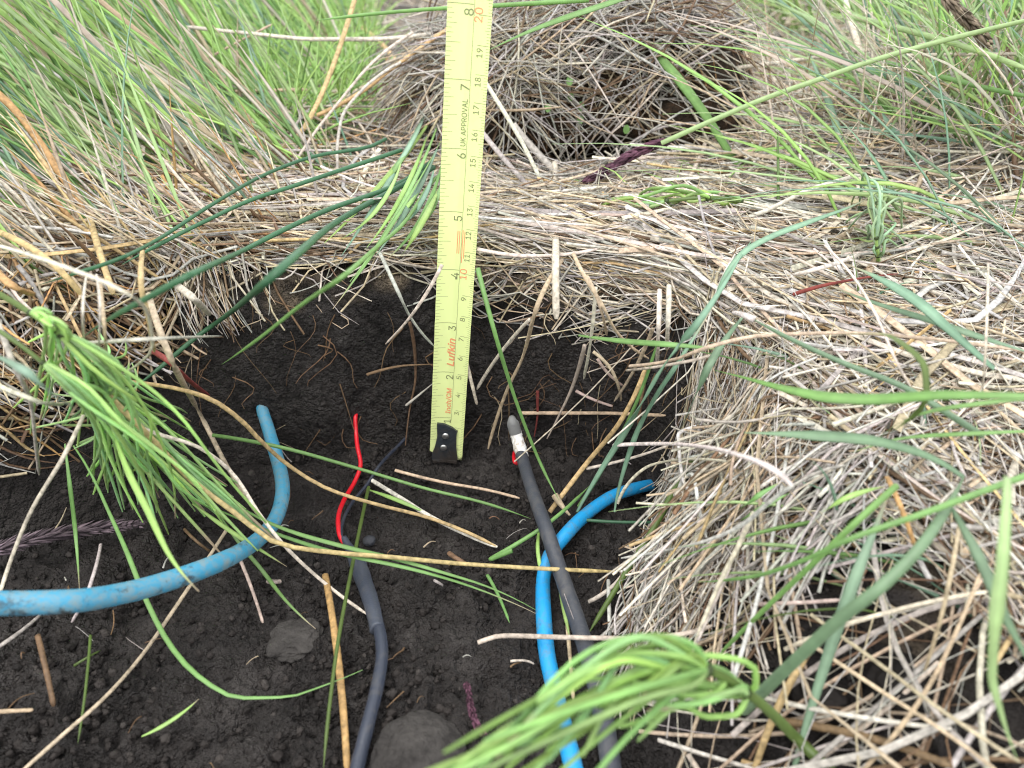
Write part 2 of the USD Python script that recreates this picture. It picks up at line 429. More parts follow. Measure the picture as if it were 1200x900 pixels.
PAL = {  # base colours
    'tan': (.46, .37, .25), 'pale': (.56, .50, .405), 'white': (.60, .565, .50), 'grey': (.42, .39, .35), 'gold': (.49, .35, .17), 'brown': (.17, .105, .06),
    'orange': (.44, .26, .11), 'maroon': (.16, .035, .03), 'pink': (.47, .37, .31), 'purple': (.075, .032, .048),
    'rush': (.050, .140, .070), 'green': (.18, .33, .10), 'blue': (.21, .34, .225), 'lime': (.34, .51, .15), 'fresh': (.46, .68, .24), 'spring': (.33, .53, .15), 'olive': (.115, .175, .045), 'dun': (.16, .125, .09), 'mauve': (.10, .075, .085), 'mist': (.17, .26, .15), 'palegreen': (.36, .48, .22)}


def tint_of(pal, nv, r, vary=.12):
    c = np.array(PAL[pal]) * (1 + r.uniform(-vary, vary)) * (1 + r.uniform(-.05, .05, 3))
    return c


def section(kind, u):
    if kind == 'blade':   return np.minimum(1, .35 + 2.2 * u) * np.clip((1 - u) * 2.3, .06, 1) ** .8, .14
    if kind == 'rush':    return np.clip(1.0 - .35 * u, 0, 1) * np.clip((1 - u) * 9, .12, 1), .9
    if kind == 'root':    return np.clip(1.1 - .8 * u, .2, 1), .9
    if kind == 'wide':    return np.minimum(1, .45 + 1.2 * u) * np.clip((1 - u) * 3, .08, 1), .10
    return np.clip(1.05 - .2 * u, 0, 1) * np.clip((1 - u) * 30, .5, 1), .75


KIND = {'blade': ('grass_blade', 'grass blade', 'grass'), 'wide': ('grass_blade', 'grass blade', 'grass'), 'rush': ('rush_stem', 'rush stem', 'grass'), 'straw': ('dry_straw', 'straw', 'straw'), 'root': ('root_fibre', 'root', 'root')}


def strand(kind, pal, wpx, text, label, tip=None, lift=4.0, n=26):
    r = np.random.default_rng(abs(hash(text)) % 1000 if False else sum(map(ord, text)))
    P, d = trace(text, n, lift)
    u = np.linspace(0, 1, n)
    prof, flat = section(kind, u)
    half = .5 * wpx * np.median(d) / FPX * prof
    if kind == 'straw':
        half = half * (1 + .10 * (meshkit.noise(np.stack([u * 9, u * 0 + wpx, u * 0], -1), 3) - .5))
    sides = 8 if wpx > 4 else 6
    up = -ray(*project(P[n // 2])[:2]) if kind in ('blade', 'wide') else None
    if up is not None:
        up = unit(up) + unit(np.array([r.normal() * .5, 0, .7]))
        up = unit(up)
    V, F = tubes(P, half[None], sides, flat, up)
    c = np.tile(tint_of(pal, 0, r), (n, 1))
    if not tip and kind in ('blade', 'wide') and r.random() < .5: tip = 'tan'
    if tip: c = c + (np.array(PAL[tip]) - c) * sstep(u, .8, 1.0)[:, None]
    c = c * (1 + .22 * (meshkit.noise(np.stack([u * 7, u * 0 + r.uniform(0, 50), u * 0], -1), 8) - .5))[:, None]
    name, cat, m = KIND[kind]
    C = np.repeat(c, sides, 0)
    if kind in ('blade', 'wide'):
        rib = np.array([.92, .9, 1.22, .9] * 2)[np.arange(sides) * 8 // sides]
        C = C * np.tile(rib, n)[:, None]
    return put(name, (V, F), m, tint=C, label=label, cat=cat)


# ------------------------------------------------------------------ tape measure standing on the pit floor
LEAN = math.radians(5.1)
TA, TU, TN = np.array([math.sin(LEAN), 0, math.cos(LEAN)]), np.array([math.cos(LEAN), 0, -math.sin(LEAN)]), np.array([0, -1.0, 0])
HALF, SAG = 8.0, 1.5                              # mm: half the blade's width, and how far its edges stand forward


def on_tape(u, s, off=0.0):
    """Tape coordinates in mm (across, along, forward) to the world."""
    u, s = np.asarray(u, float), np.asarray(s, float)
    bend = SAG * (u / HALF) ** 2 + off
    return (u[..., None] * TU + s[..., None] * TA + bend[..., None] * TN) * .001


def sheet(us, ss, off, thick=0.0):
    U, S = np.meshgrid(us, ss)
    n, k = U.shape
    V = on_tape(U, S, off).reshape(-1, 3)
    i, j = np.meshgrid(np.arange(n - 1), np.arange(k - 1), indexing='ij')
    q = np.stack([i * k + j, i * k + j + 1, (i + 1) * k + j + 1, (i + 1) * k + j], -1).reshape(-1, 4)
    return V, np.vstack([q[:, [0, 1, 2]], q[:, [0, 2, 3]]])


def merged(parts):
    vs, fs, o = [], [], 0
    for v, f in parts:
        vs.append(v); fs.append(np.asarray(f) + o); o += len(v)
    return np.vstack(vs), np.vstack(fs)


def tape():
    t = thing('tape_measure', 'yellow steel tape measure blade standing upright against the dark pit wall', 'tape measure')
    us = np.linspace(-HALF, HALF, 17); ss = np.linspace(3.0, 290, 40)
    f0 = sheet(us, ss, 0.0); f1 = sheet(us, ss, -.14)
    # rounded bottom corners: the lowest row dips towards the middle
    low = lambda V, off: V
    n, k = len(ss), len(us)
    edge = list(range(k)) + [r * k + k - 1 for r in range(1, n)] + [(n - 1) * k + c for c in range(k - 2, -1, -1)] + [r * k for r in range(n - 2, 0, -1)]
    rim = [[a, b, b + n * k, a + n * k] for a, b in zip(edge, edge[1:] + edge[:1])]
    rim = np.array(rim)
    V = np.vstack([f0[0], f1[0]])
    for base in (0, n * k):
        V[base:base + k] += TA * (.0022 * ((us / HALF) ** 2 - .6))[:, None] + TA * (-.0022 * us / HALF)[:, None]
    F = np.vstack([f0[1], f1[1][:, ::-1] + n * k, rim[:, [0, 1, 2]], rim[:, [0, 2, 3]]])
    put('blade', (V, F), 'tape_yellow', t, smooth=40)
    tick = lambda u0, u1, s, w: sheet(np.linspace(u0, u1, 5), [s - w / 2, s + w / 2], .05)
    inch, cm, blackcm = [], [], []
    for q in range(8, 180):
        s = q * 25.4 / 16
        if s > 288 or s < 4: continue
        L = 9.4 if q % 16 == 0 else 5.2 if q % 8 == 0 else 3.7 if q % 4 == 0 else 2.5 if q % 2 == 0 else 1.8
        if s < 24 and L > 3: L = 3
        inch.append(tick(-HALF + .08, -HALF + L, s, .2 if q % 16 == 0 else .14))
    for q in range(5, 287):
        L = 4.6 if q % 10 == 0 else 2.2 if q % 5 == 0 else 1.45
        cm.append(tick(HALF - L, HALF - .08, q, .16 if q % 10 == 0 else .12))
    put('inch_marks', merged(inch), 'ink_black', t, smooth=False)
    put('centimetre_marks', merged(cm), 'ink_black', t, smooth=False)
    put('centre_line', sheet([1.52, 1.66], np.linspace(24, 288, 30), .05), 'ink_black', t, smooth=False)

    def text(words, s, u, h, ink, name, length=None, slant=0.0, bold=False):
        """Lettering read up the blade: s = where it starts, u = middle of its height."""
        m = meshkit.text_mesh(words, h, .05, bold)
        v = np.array(m.vertices)
        x, y, z = v.T
        x = x - x.min(); x = x + slant * (y - y.min())
        if length: x = x * length / (x.max() - x.min())
        v2 = on_tape(u - (y - h / 2), s + x, .05 + z)
        put(name, (v2, np.array(m.faces)), ink, t, smooth=False)

    for i in range(1, 12):
        text(str(i), i * 25.4 - 1.0 - (2.7 if i != 1 else 2.0) * (1 if i < 10 else 1.7), -.3, 3.3, 'ink_black', 'inch_numeral', None)
    for i in range(2, 29):
        if i % 10:
            w = 1.7 if i < 10 else 3.2
            text(str(i), i * 10 - .7 - w - (0 if i < 10 else .2), 4.35 if i > 10 else 4.0, 2.2, 'ink_black', 'centimetre_numeral', w)
        else:
            text(str(i), i * 10 - 2.4, 3.2, 2.9, 'ink_red', 'centimetre_numeral', 4.8)
    text('Lufkin', 54.0, -.2, 3.1, 'ink_red', 'maker_name', 14.5, .25, True)
    text('Inch/CM', 27.6, -.2, 2.2, 'ink_red', 'unit_words', 14.5, .15, True)
    text('UK APPROVAL', 153.5, .0, 2.0, 'ink_black', 'approval_words', 17.5)
    bars = [sheet([u, u + .34], np.linspace(a, b, 6), .05) for u, a, b in ((-.2, 109, 119), (.6, 109, 119), (1.9, 105, 119.5), (2.7, 107, 119))]
    put('red_print', merged(bars), 'ink_red', t, smooth=False)
    put('marker_dot', sheet([-.15, .75], [97.2, 98.2], .05), 'ink_black', t, smooth=False)
    # end hook: black plate with a bowed top edge, bent down at the tip, two rivets
    out = np.array([(-4.9, 22.4), (-1.5, 22.0), (2.4, 20.3), (4.6, 18.6), (4.3, 15.0), (4.6, 9.0), (5.6, 2.0), (5.6, -.5), (-6.6, 1.0), (-6.9, 3.8), (-5.6, 8.0), (-4.6, 14.0)])
    from shapely.geometry import Polygon
    pl = trimesh.creation.extrude_polygon(Polygon(out).buffer(.45).buffer(-.2), .9, engine='earcut')
    pl = pl.subdivide().subdivide()
    v = np.array(pl.vertices)
    lip = .5 * sstep(v[:, 1], 17, 21)
    hook = put('end_hook', (on_tape(v[:, 0] * .98, v[:, 1], 0) * 1 + (v[:, 2:3] + .35 + lip[:, None] * (v[:, 2:3] > .4)) * .001 * TN - (SAG * (v[:, :1] / HALF) ** 2) * .0006 * TN, np.array(pl.faces)), 'hook_black', t, smooth=35)
    for u, s in ((-.7, 15.3), (-1.4, 8.3)):
        sp = trimesh.creation.icosphere(3, 1.0)
        v = np.array(sp.vertices) * [1.75, 1.75, .75]
        put('rivet', (on_tape(v[:, 0] + u, v[:, 1] + s, 0) + (v[:, 2:3] + 1.25) * .001 * TN, np.array(sp.faces)), 'rivet_metal', hook)
    lipm = trimesh.creation.box([11.6, 1.3, 3.2]); lipm = lipm.subdivide()
    v = np.array(lipm.vertices)
    put('hook_lip', (on_tape(v[:, 0] - .6, v[:, 1] + .1, 0) + (v[:, 2:3] - .3) * .001 * TN, np.array(lipm.faces)), 'hook_black', hook, smooth=False)


tape()


# ------------------------------------------------------------------ cables and wires
def cable(name, text, radii, material, parent=None, n=70, lift=4.0, sides=18, bumps=.03, label=None, cat=None, group=None, bury=None):
    P, d = trace(text, n, lift)
    if bury:
        k = np.linspace(1, 0, 9)[:-1, None]
        P = np.vstack([P[0] + k * np.array(bury) * .001, P]); n = len(P)
    for _ in range(6):
        P[1:-1] = .25 * P[:-2] + .5 * P[1:-1] + .25 * P[2:]
    u = np.linspace(0, 1, n)
    R = np.interp(u, np.linspace(0, 1, len(radii)), radii) * .001
    R = R * (1 + bumps * (meshkit.noise(np.stack([u * 14, u * 0, u * 0 + len(text)], -1), 4) - .5) * 2)
    V, F = tubes(P, R[None], sides, 1.0, np.array([.1, -.6, .8]))
    return put(name, (V, F), material, parent, label=label, cat=cat, group=group)


c = thing('blue_cable', 'mud smeared blue cable curving out of the left pit wall to the left edge', 'cable')
cable('sheath', '306,480,0 312,494,2 318,516,8 327,545,16 332,573,18 327,600,20 311,625 285,645 250,662,32 200,680 150,694 80,705,42 0,707,46 -90,706,48', [2.75, 3.0, 3.1, 3.3, 3.4, 3.4], 'blue_muddy', c, 110, bury=(-6, 22, 1))
c = thing('blue_cable', 'bright blue cable passing under the grey probe lead at the right of the pit', 'cable')
cable('sheath', '756,569,1 742,573,4 725,578,5 690,600,5 660,630,5 642,655,4 636,685,4 637,720,4 640,760,4 648,800,4 660,850,4 671,895,4 682,950,4', [2.6, 2.7, 2.8, 2.9, 2.9, 2.9, 2.9], 'blue_clean', c, 110, bury=(12, 12, -9))

c = thing('probe_lead', 'dark grey probe lead with white collar and rounded tip, crossing the right blue cable', 'cable')
cable('lead', '611,533,13 622,570,12 640,620,11 655,665,12 672,715,12 690,770,11 705,830,10 716,900,9 722,960,8', [2.8, 3.0, 3.1, 3.15, 3.2], 'grey_rubber', c, 80)
cable('white_collar', '604,506,12 607,517,13 612,535,13', [2.75, 2.95, 3.05], 'white_dirty', c, 14, bumps=.08)
cable('tip_cap', '600,489,11 600,491,12 602,499,12 604.5,508,12.3', [1.5, 2.75, 2.95, 2.9], 'cap_grey', c, 16, bumps=.03)
cable('red_wire_end', '603,530,6 602,536,8 604,543,8 608,543,6', [.9, .9, .9], 'red_plastic', c, 14)

c = thing('sensor_cable', 'dark cable with heat shrunk joint that ends in one red and one dark wire', 'cable')
cable('jacket', '440,722,4 446,745,4 448,765,4 443,800,4 432,845,4 420,893,4 405,960,4', [2.1, 2.15, 2.2, 2.2], 'dark_cable', c, 60)
cable('heat_shrink_sleeve', '403,630,4 408,640,4.5 417,655,5 426,680,5 434,703,4.6 441,732,4.3 442,738,4.2', [1.2, 1.9, 3.0, 3.35, 3.3, 3.0, 3.0, 2.75, 2.7, 2.65], 'shrink_plastic', c, 44, bumps=.05)
cable('red_wire', '416,488,0 417,503,2 419,525,5 423,543,6 415,566,6 402,588,6 396,608,5 397,624,4 405,639,3.5', [1.0], 'red_plastic', c, 60, bumps=.0, bury=(0, 14, 0))
cable('dark_wire', '475,514,0 466,523,2 445,545,5 430,568,4 412,590,4 402,610,4 399,624,4 405,639,3.5', [.75], 'dark_wire', c, 60, bumps=.0, bury=(4, 12, 0))


# ------------------------------------------------------------------ stones and soil lumps in the pit
def lump(name, px, py, wpx, squash, material, label, cat, seed, sink=.3, rough=.16, parent=None, scale=(1, 1)):
    d = hit(px, py)[0]
    c = EYE + ray(px, py) * d
    r = .5 * wpx * d / FPX
    s = trimesh.creation.icosphere(4, 1.0)
    v = np.array(s.vertices)
    v = v * (1 + rough * 2 * (meshkit.fbm(v * 1.6 + seed, 4, seed) - .5))[:, None]
    v = v * [r * scale[0], r * scale[1], r * squash]
    c = c + np.array([0, 0, r * squash * (1 - 2 * sink) * .5])
    put(name, (v + c, np.array(s.faces)), material, parent, label=label, cat=cat)


lump('stone', 492, 893, 118, .48, 'stone_grey', 'big dusty grey stone half buried at the bottom edge of the pit', 'stone', 3, .38, .3)
lump('pebble', 433, 635, 15, .7, 'stone_dark', 'small dark blue grey pebble beside the dark cable joint', 'stone', 5, .1)
lump('stone', 347, 748, 62, .34, 'stone_grey', 'flat grey earthy stone sunk into the soil left of the dark cable', 'stone', 8, .78, .55)
lump('soil_clod', 852, 707, 44, .85, 'crumb_soil', 'round crumbly black soil clod on the slope of the straw bank', 'soil clod', 12, .2, .3)
lump('soil_clod', 1062, 812, 90, .6, 'crumb_soil', 'wide black soil clod among straws at the lower right', 'soil clod', 14, .25, .35)
lump('soil_clod', 960, 815, 60, .6, 'crumb_soil', 'small black soil clod left of the lower right straws', 'soil clod', 17, .3, .35)


def crumbs():
    r = np.random.default_rng(31)
    root = UsdGeom.PointInstancer.Define(stage, '/World/soil_crumbs')
    tag(root, 'loose crumbs of black soil scattered over the pit floor', 'soil crumbs', kind='stuff')
    for k in range(5):
        s = trimesh.creation.icosphere(2, 1.0)
        v = np.array(s.vertices); v = v * (1 + 1.3 * (meshkit.fbm(v * 2.4 + 9 * k, 3, k) - .5))[:, None] * r.uniform(.75, 1.15, 3)
        m = usdkit.mesh(stage, f'/World/soil_crumbs/crumb_{k:03d}', (v, np.array(s.faces)), MAT['crumb_soil'], smooth=True)
    n = 17000
    x, y = r.uniform(-.30, .17, n), r.uniform(-.235, .02, n)
    keep = (poly_sd(x, y, RIM) < -.004) & (meshkit.noise(np.stack([x * 45, y * 45, x * 0], -1), 3) > r.uniform(.15, .75, n))
    x, y = x[keep], y[keep]
    size = .0004 + .0012 * r.random(len(x)) ** 2.8 + .0007 * (r.random(len(x)) < .04) * r.random(len(x))
    z = H(x, y) + size * .1 - .0010
    root.CreatePrototypesRel().SetTargets([f'/World/soil_crumbs/crumb_{k:03d}' for k in range(5)])
    root.CreateProtoIndicesAttr(Vt.IntArray.FromNumpy(r.integers(0, 5, len(x)).astype(np.int32)))
    root.CreatePositionsAttr(Vt.Vec3fArray.FromNumpy(np.stack([x, y, z], -1).astype(np.float32)))
    root.CreateScalesAttr(Vt.Vec3fArray.FromNumpy((size[:, None] * r.uniform(.8, 1.2, (len(x), 3))).astype(np.float32)))
    qs = unit(r.normal(size=(len(x), 4)))
    root.CreateOrientationsAttr(Vt.QuathArray([Gf.Quath(float(a), float(b), float(c_), float(d)) for a, b, c_, d in qs]))


crumbs()


# ------------------------------------------------------------------ mass straw and grass
def colours(n, pals, r, vary=.2):
    names, w = list(pals), np.array(list(pals.values()), float)
    k = r.choice(len(names), n, p=w / w.sum())
    return np.array([PAL[a] for a in names])[k] * (1 + r.uniform(-vary, vary, (n, 1))) * (1 + r.uniform(-.05, .05, (n, 3)))


def in_poly(n, poly, r):
    poly = np.array(poly, float)
    out = []
    while sum(map(len, out)) < n:
        p = r.uniform(poly.min(0), poly.max(0), (n * 2, 2))
        out.append(p[poly_sd(p[:, 0], p[:, 1], poly) < 0])
    return np.vstack(out)[:n]


def emit(name, P, R, cols, material, flat, up, label, cat, singles=0, single_label=None, single_name=None, group=None, sides=4, vary=.25, marks=((0, 0, ''),), long_px=150):
    """The strands as one mesh of stuff, except the ones that show largest, which are things of their own."""
    n, k = P.shape[:2]
    flat = np.broadcast_to(flat, (n,))
    u = np.linspace(0, 1, k)
    r = np.random.default_rng(n)
    along = 1 + vary * (meshkit.noise(np.stack([np.broadcast_to(u * 5, (n, k)), np.broadcast_to(np.arange(n)[:, None] * 7.3, (n, k)), np.zeros((n, k))], -1), 5) - .5)
    C = np.repeat((cols[:, None] * along[..., None]), sides, 1)
    score = np.zeros(n)
    if singles:
        px, py, z = project(P)
        see = (px > 5) & (px < 1195) & (py > 5) & (py < 895)
        score = (np.hypot(np.diff(px), np.diff(py)) * see[:, 1:]).sum(1) * R.mean(1) / z.mean(1) * (1 + 3 * sstep(P[:, :, 2].mean(1) - H(P[:, :, 0], P[:, :, 1]).mean(1), .002, .014))
        top = np.argsort(-score)[:singles]
    else:
        top = np.array([], int)
    rest = np.setdiff1d(np.arange(n), top)
    ups = np.broadcast_to(up, (n, 3))
    V, F = tubes(P[rest], R[rest], sides, flat[rest], ups[rest], caps=sides > 3)
    put(name, (V, F), material, tint=C[rest].reshape(-1, 3), label=label, cat=cat, kind='stuff')
    qx, qy, _ = project(P)
    names = np.array(list(PAL)); table = np.array([PAL[a] for a in names])
    words = {'blue': 'blue green', 'lime': 'bright green', 'palegreen': 'pale green', 'mist': 'grey green', 'rush': 'dark green', 'olive': 'olive', 'white': 'whitish', 'gold': 'golden', 'pink': 'pinkish'}
    said = {}
    for i in top:
        hue = names[np.argmin(np.abs(unit(table) - unit(cols[i])).sum(1) * 2 + np.abs(table - cols[i]).sum(1))]
        span = math.hypot(qx[i, -1] - qx[i, 0], qy[i, -1] - qy[i, 0])
        ang = math.degrees(math.atan2(-(qy[i, -1] - qy[i, 0]), qx[i, -1] - qx[i, 0])) % 180
        way = 'level' if ang < 12 or ang > 168 else 'rising right' if ang < 40 else 'steeply rising' if ang < 75 else 'upright' if ang < 105 else 'leaning left' if ang < 140 else 'falling right'
        mx, my = qx[i].mean(), qy[i].mean()
        mark = min(marks, key=lambda a: math.hypot(a[0] - mx, a[1] - my))[2]
        said[i] = f"{'long' if span > long_px else 'short'} {words.get(hue, hue)} {way} {single_label} {mark}"
    for text in sorted(set(said.values())):
        same = sorted((i for i in said if said[i] == text), key=lambda i: qx[i].mean())
        if len(same) > 1:
            for o, i in enumerate(same):
                said[i] = text.split(' ', 1)[1] + ', ' + ('leftmost' if o == 0 else 'rightmost' if o == len(same) - 1 else 'second third fourth fifth sixth seventh eighth ninth tenth eleventh twelfth thirteenth fourteenth fifteenth'.split()[o - 1] + ' leftmost')
    for i in top:
        single = said[i]
        V, F = tubes(P[i:i + 1], R[i:i + 1], max(sides, 6), flat[i:i + 1], ups[i:i + 1])
        put(single_name, (V, F), material, tint=np.repeat(cols[i] * along[i][:, None], max(sides, 6), 0), label=single, cat=cat, group=group)


def lay(poly, n, angle, spread, L, W, pals, lifts, seed, k=9, drape=4, bend=.35, tilt=.006, over=.003, slope=.45, floor_ok=.05, patch=0.0):
    """Straws lying on the ground: middles spread over a pixel polygon, directions by the angle they have in the picture."""
    r = np.random.default_rng(seed)
    c = in_poly(n, poly, r)
    a = np.radians(angle + r.normal(0, spread, n))
    e = np.stack([np.cos(a), -np.sin(a)], -1) * 9
    d0, d1 = hit(c[:, 0], c[:, 1]), None
    A = EYE + ray(*(c - e).T) * hit(*(c - e).T, True)[:, None]
    B = EYE + ray(*(c + e).T) * hit(*(c + e).T, True)[:, None]
    C = EYE + ray(*c.T) * d0[:, None]
    w = unit((B - A)[:, :2] + 1e-9)
    len3 = r.uniform(*L, n) * .001
    steep = np.abs(B[:, 2] - A[:, 2]) / (np.linalg.norm(B - A, axis=1) + 1e-9)
    len2 = len3 * np.sqrt(np.maximum(1 - steep ** 2, .12))
    s = np.linspace(-.5, .5, k)
    curl = r.normal(0, bend, n)
    side = np.stack([-w[:, 1], w[:, 0]], -1)
    kinkat, kink = r.uniform(-.3, .3, n), r.normal(0, .75, n) * (r.random(n) < .42)
    off = (curl[:, None] * (s ** 2 - .08)) + kink[:, None] * np.maximum(s[None] - kinkat[:, None], 0)
    xy = C[:, None, :2] + len2[:, None, None] * (s[None, :, None] * w[:, None] + off[..., None] * side[:, None])
    lift = r.uniform(*lifts, n) * .001
    zg = H(xy[..., 0], xy[..., 1]) + lift[:, None]
    z = zg.copy()
    for _ in range(drape):
        z[:, 1:-1] = .25 * z[:, :-2] + .5 * z[:, 1:-1] + .25 * z[:, 2:]
        z = np.maximum(z, zg - .002)
    mid = H(C[:, 0], C[:, 1]) + lift
    if slope: z = np.maximum(z, mid[:, None] - slope * len2[:, None] * np.abs(s)[None] - .004)
    z = z + np.abs(r.normal(0, tilt, n))[:, None] * (s[None] + .5) ** 2 + np.abs(r.normal(0, tilt, n))[:, None] * (s[None] - .5) ** 2
    P = np.concatenate([xy, z[..., None]], -1)
    u = np.linspace(0, 1, k)
    R = (r.uniform(*W, n) * .0005)[:, None] * (1 - .45 * u * r.random((n, 1))) * np.where(r.random((n, 1)) < .5, np.clip((1 - u) * 6, .3, 1), 1)
    cols = colours(n, pals, r)
    deep = (-poly_sd(xy[..., 0], xy[..., 1], RIM)).max(1)
    ok = ((deep < over) | (r.random(n) < .025)) & ((-poly_sd(xy[..., 0], xy[..., 1], FLOOR)).max(1) + r.exponential(.012, n) * (r.random(n) < .3) * -1 < floor_ok)
    C3 = np.concatenate([C[:, :2], C[:, :1] * 0], 1)
    ok &= meshkit.noise(C3 * 62 + 3, 17) * .7 + meshkit.noise(C3 * 140, 18) * .3 > patch
    cols = cols * (.72 + .5 * meshkit.noise(C3 * 48, 19) + .18 * (meshkit.noise(C3 * 130, 20) - .5))[:, None]
    jx, jy, _ = project(P)
    far_in = (-poly_sd(jx, jy, CLEAR)).max(1)
    ok &= (far_in < r.exponential(9, n)) | (r.random(n) < .03)
    return P[ok], R[ok], cols[ok]


def stand(roots, n, angle, spread, L, W, pals, seed, k=8, droop=(.1, .5), depth=.5):
    """Blades that grow: roots on the ground, directions by the angle they have in the picture."""
    r = np.random.default_rng(seed)
    c = in_poly(n, roots, r)
    d = hit(*c.T)
    d = np.minimum(d, 4.5)
    C = EYE + ray(*c.T) * d[:, None]
    a = np.radians(angle + r.normal(0, spread, n))
    v = unit(np.cos(a)[:, None] * RIGHT + np.sin(a)[:, None] * (.25 * UP + .75 * np.array([0, 0, 1])) + r.normal(0, depth, n)[:, None] * np.array([0, 1.0, 0]))
    v[:, 2] = np.maximum(v[:, 2], .12); v = unit(v)
    u = np.linspace(0, 1, k)
    len_ = r.uniform(*L, n) * .001
    dr = r.uniform(*droop, n)
    flat = unit(v * [1, 1, 0] + 1e-6)
    P = C[:, None] + len_[:, None, None] * (u[None, :, None] * v[:, None] + (dr[:, None] * u ** 2)[..., None] * (flat[:, None] * .5 - np.array([0, 0, .75])))
    P[..., 2] = np.maximum(P[..., 2], H(P[..., 0], P[..., 1]) + .001)
    R = (r.uniform(*W, n) * .0005)[:, None] * np.minimum(1, .5 + 2 * u) * np.clip((1 - u) * 2.2, .08, 1)
    return P, R, colours(n, pals, r)


def join(*sets):
    return tuple(np.concatenate([s[i] for s in sets]) for i in range(3))


DRY = {'tan': 4, 'pale': 4, 'grey': 4, 'white': .8, 'brown': .7, 'gold': .4, 'pink': .25}
rand_up = lambda n, s: unit(np.random.default_rng(s).normal(size=(n, 3)) * .5 + [0, -.4, .8])

flats = lambda n: np.random.default_rng(n).choice([.18, .35, .7, .8], n)

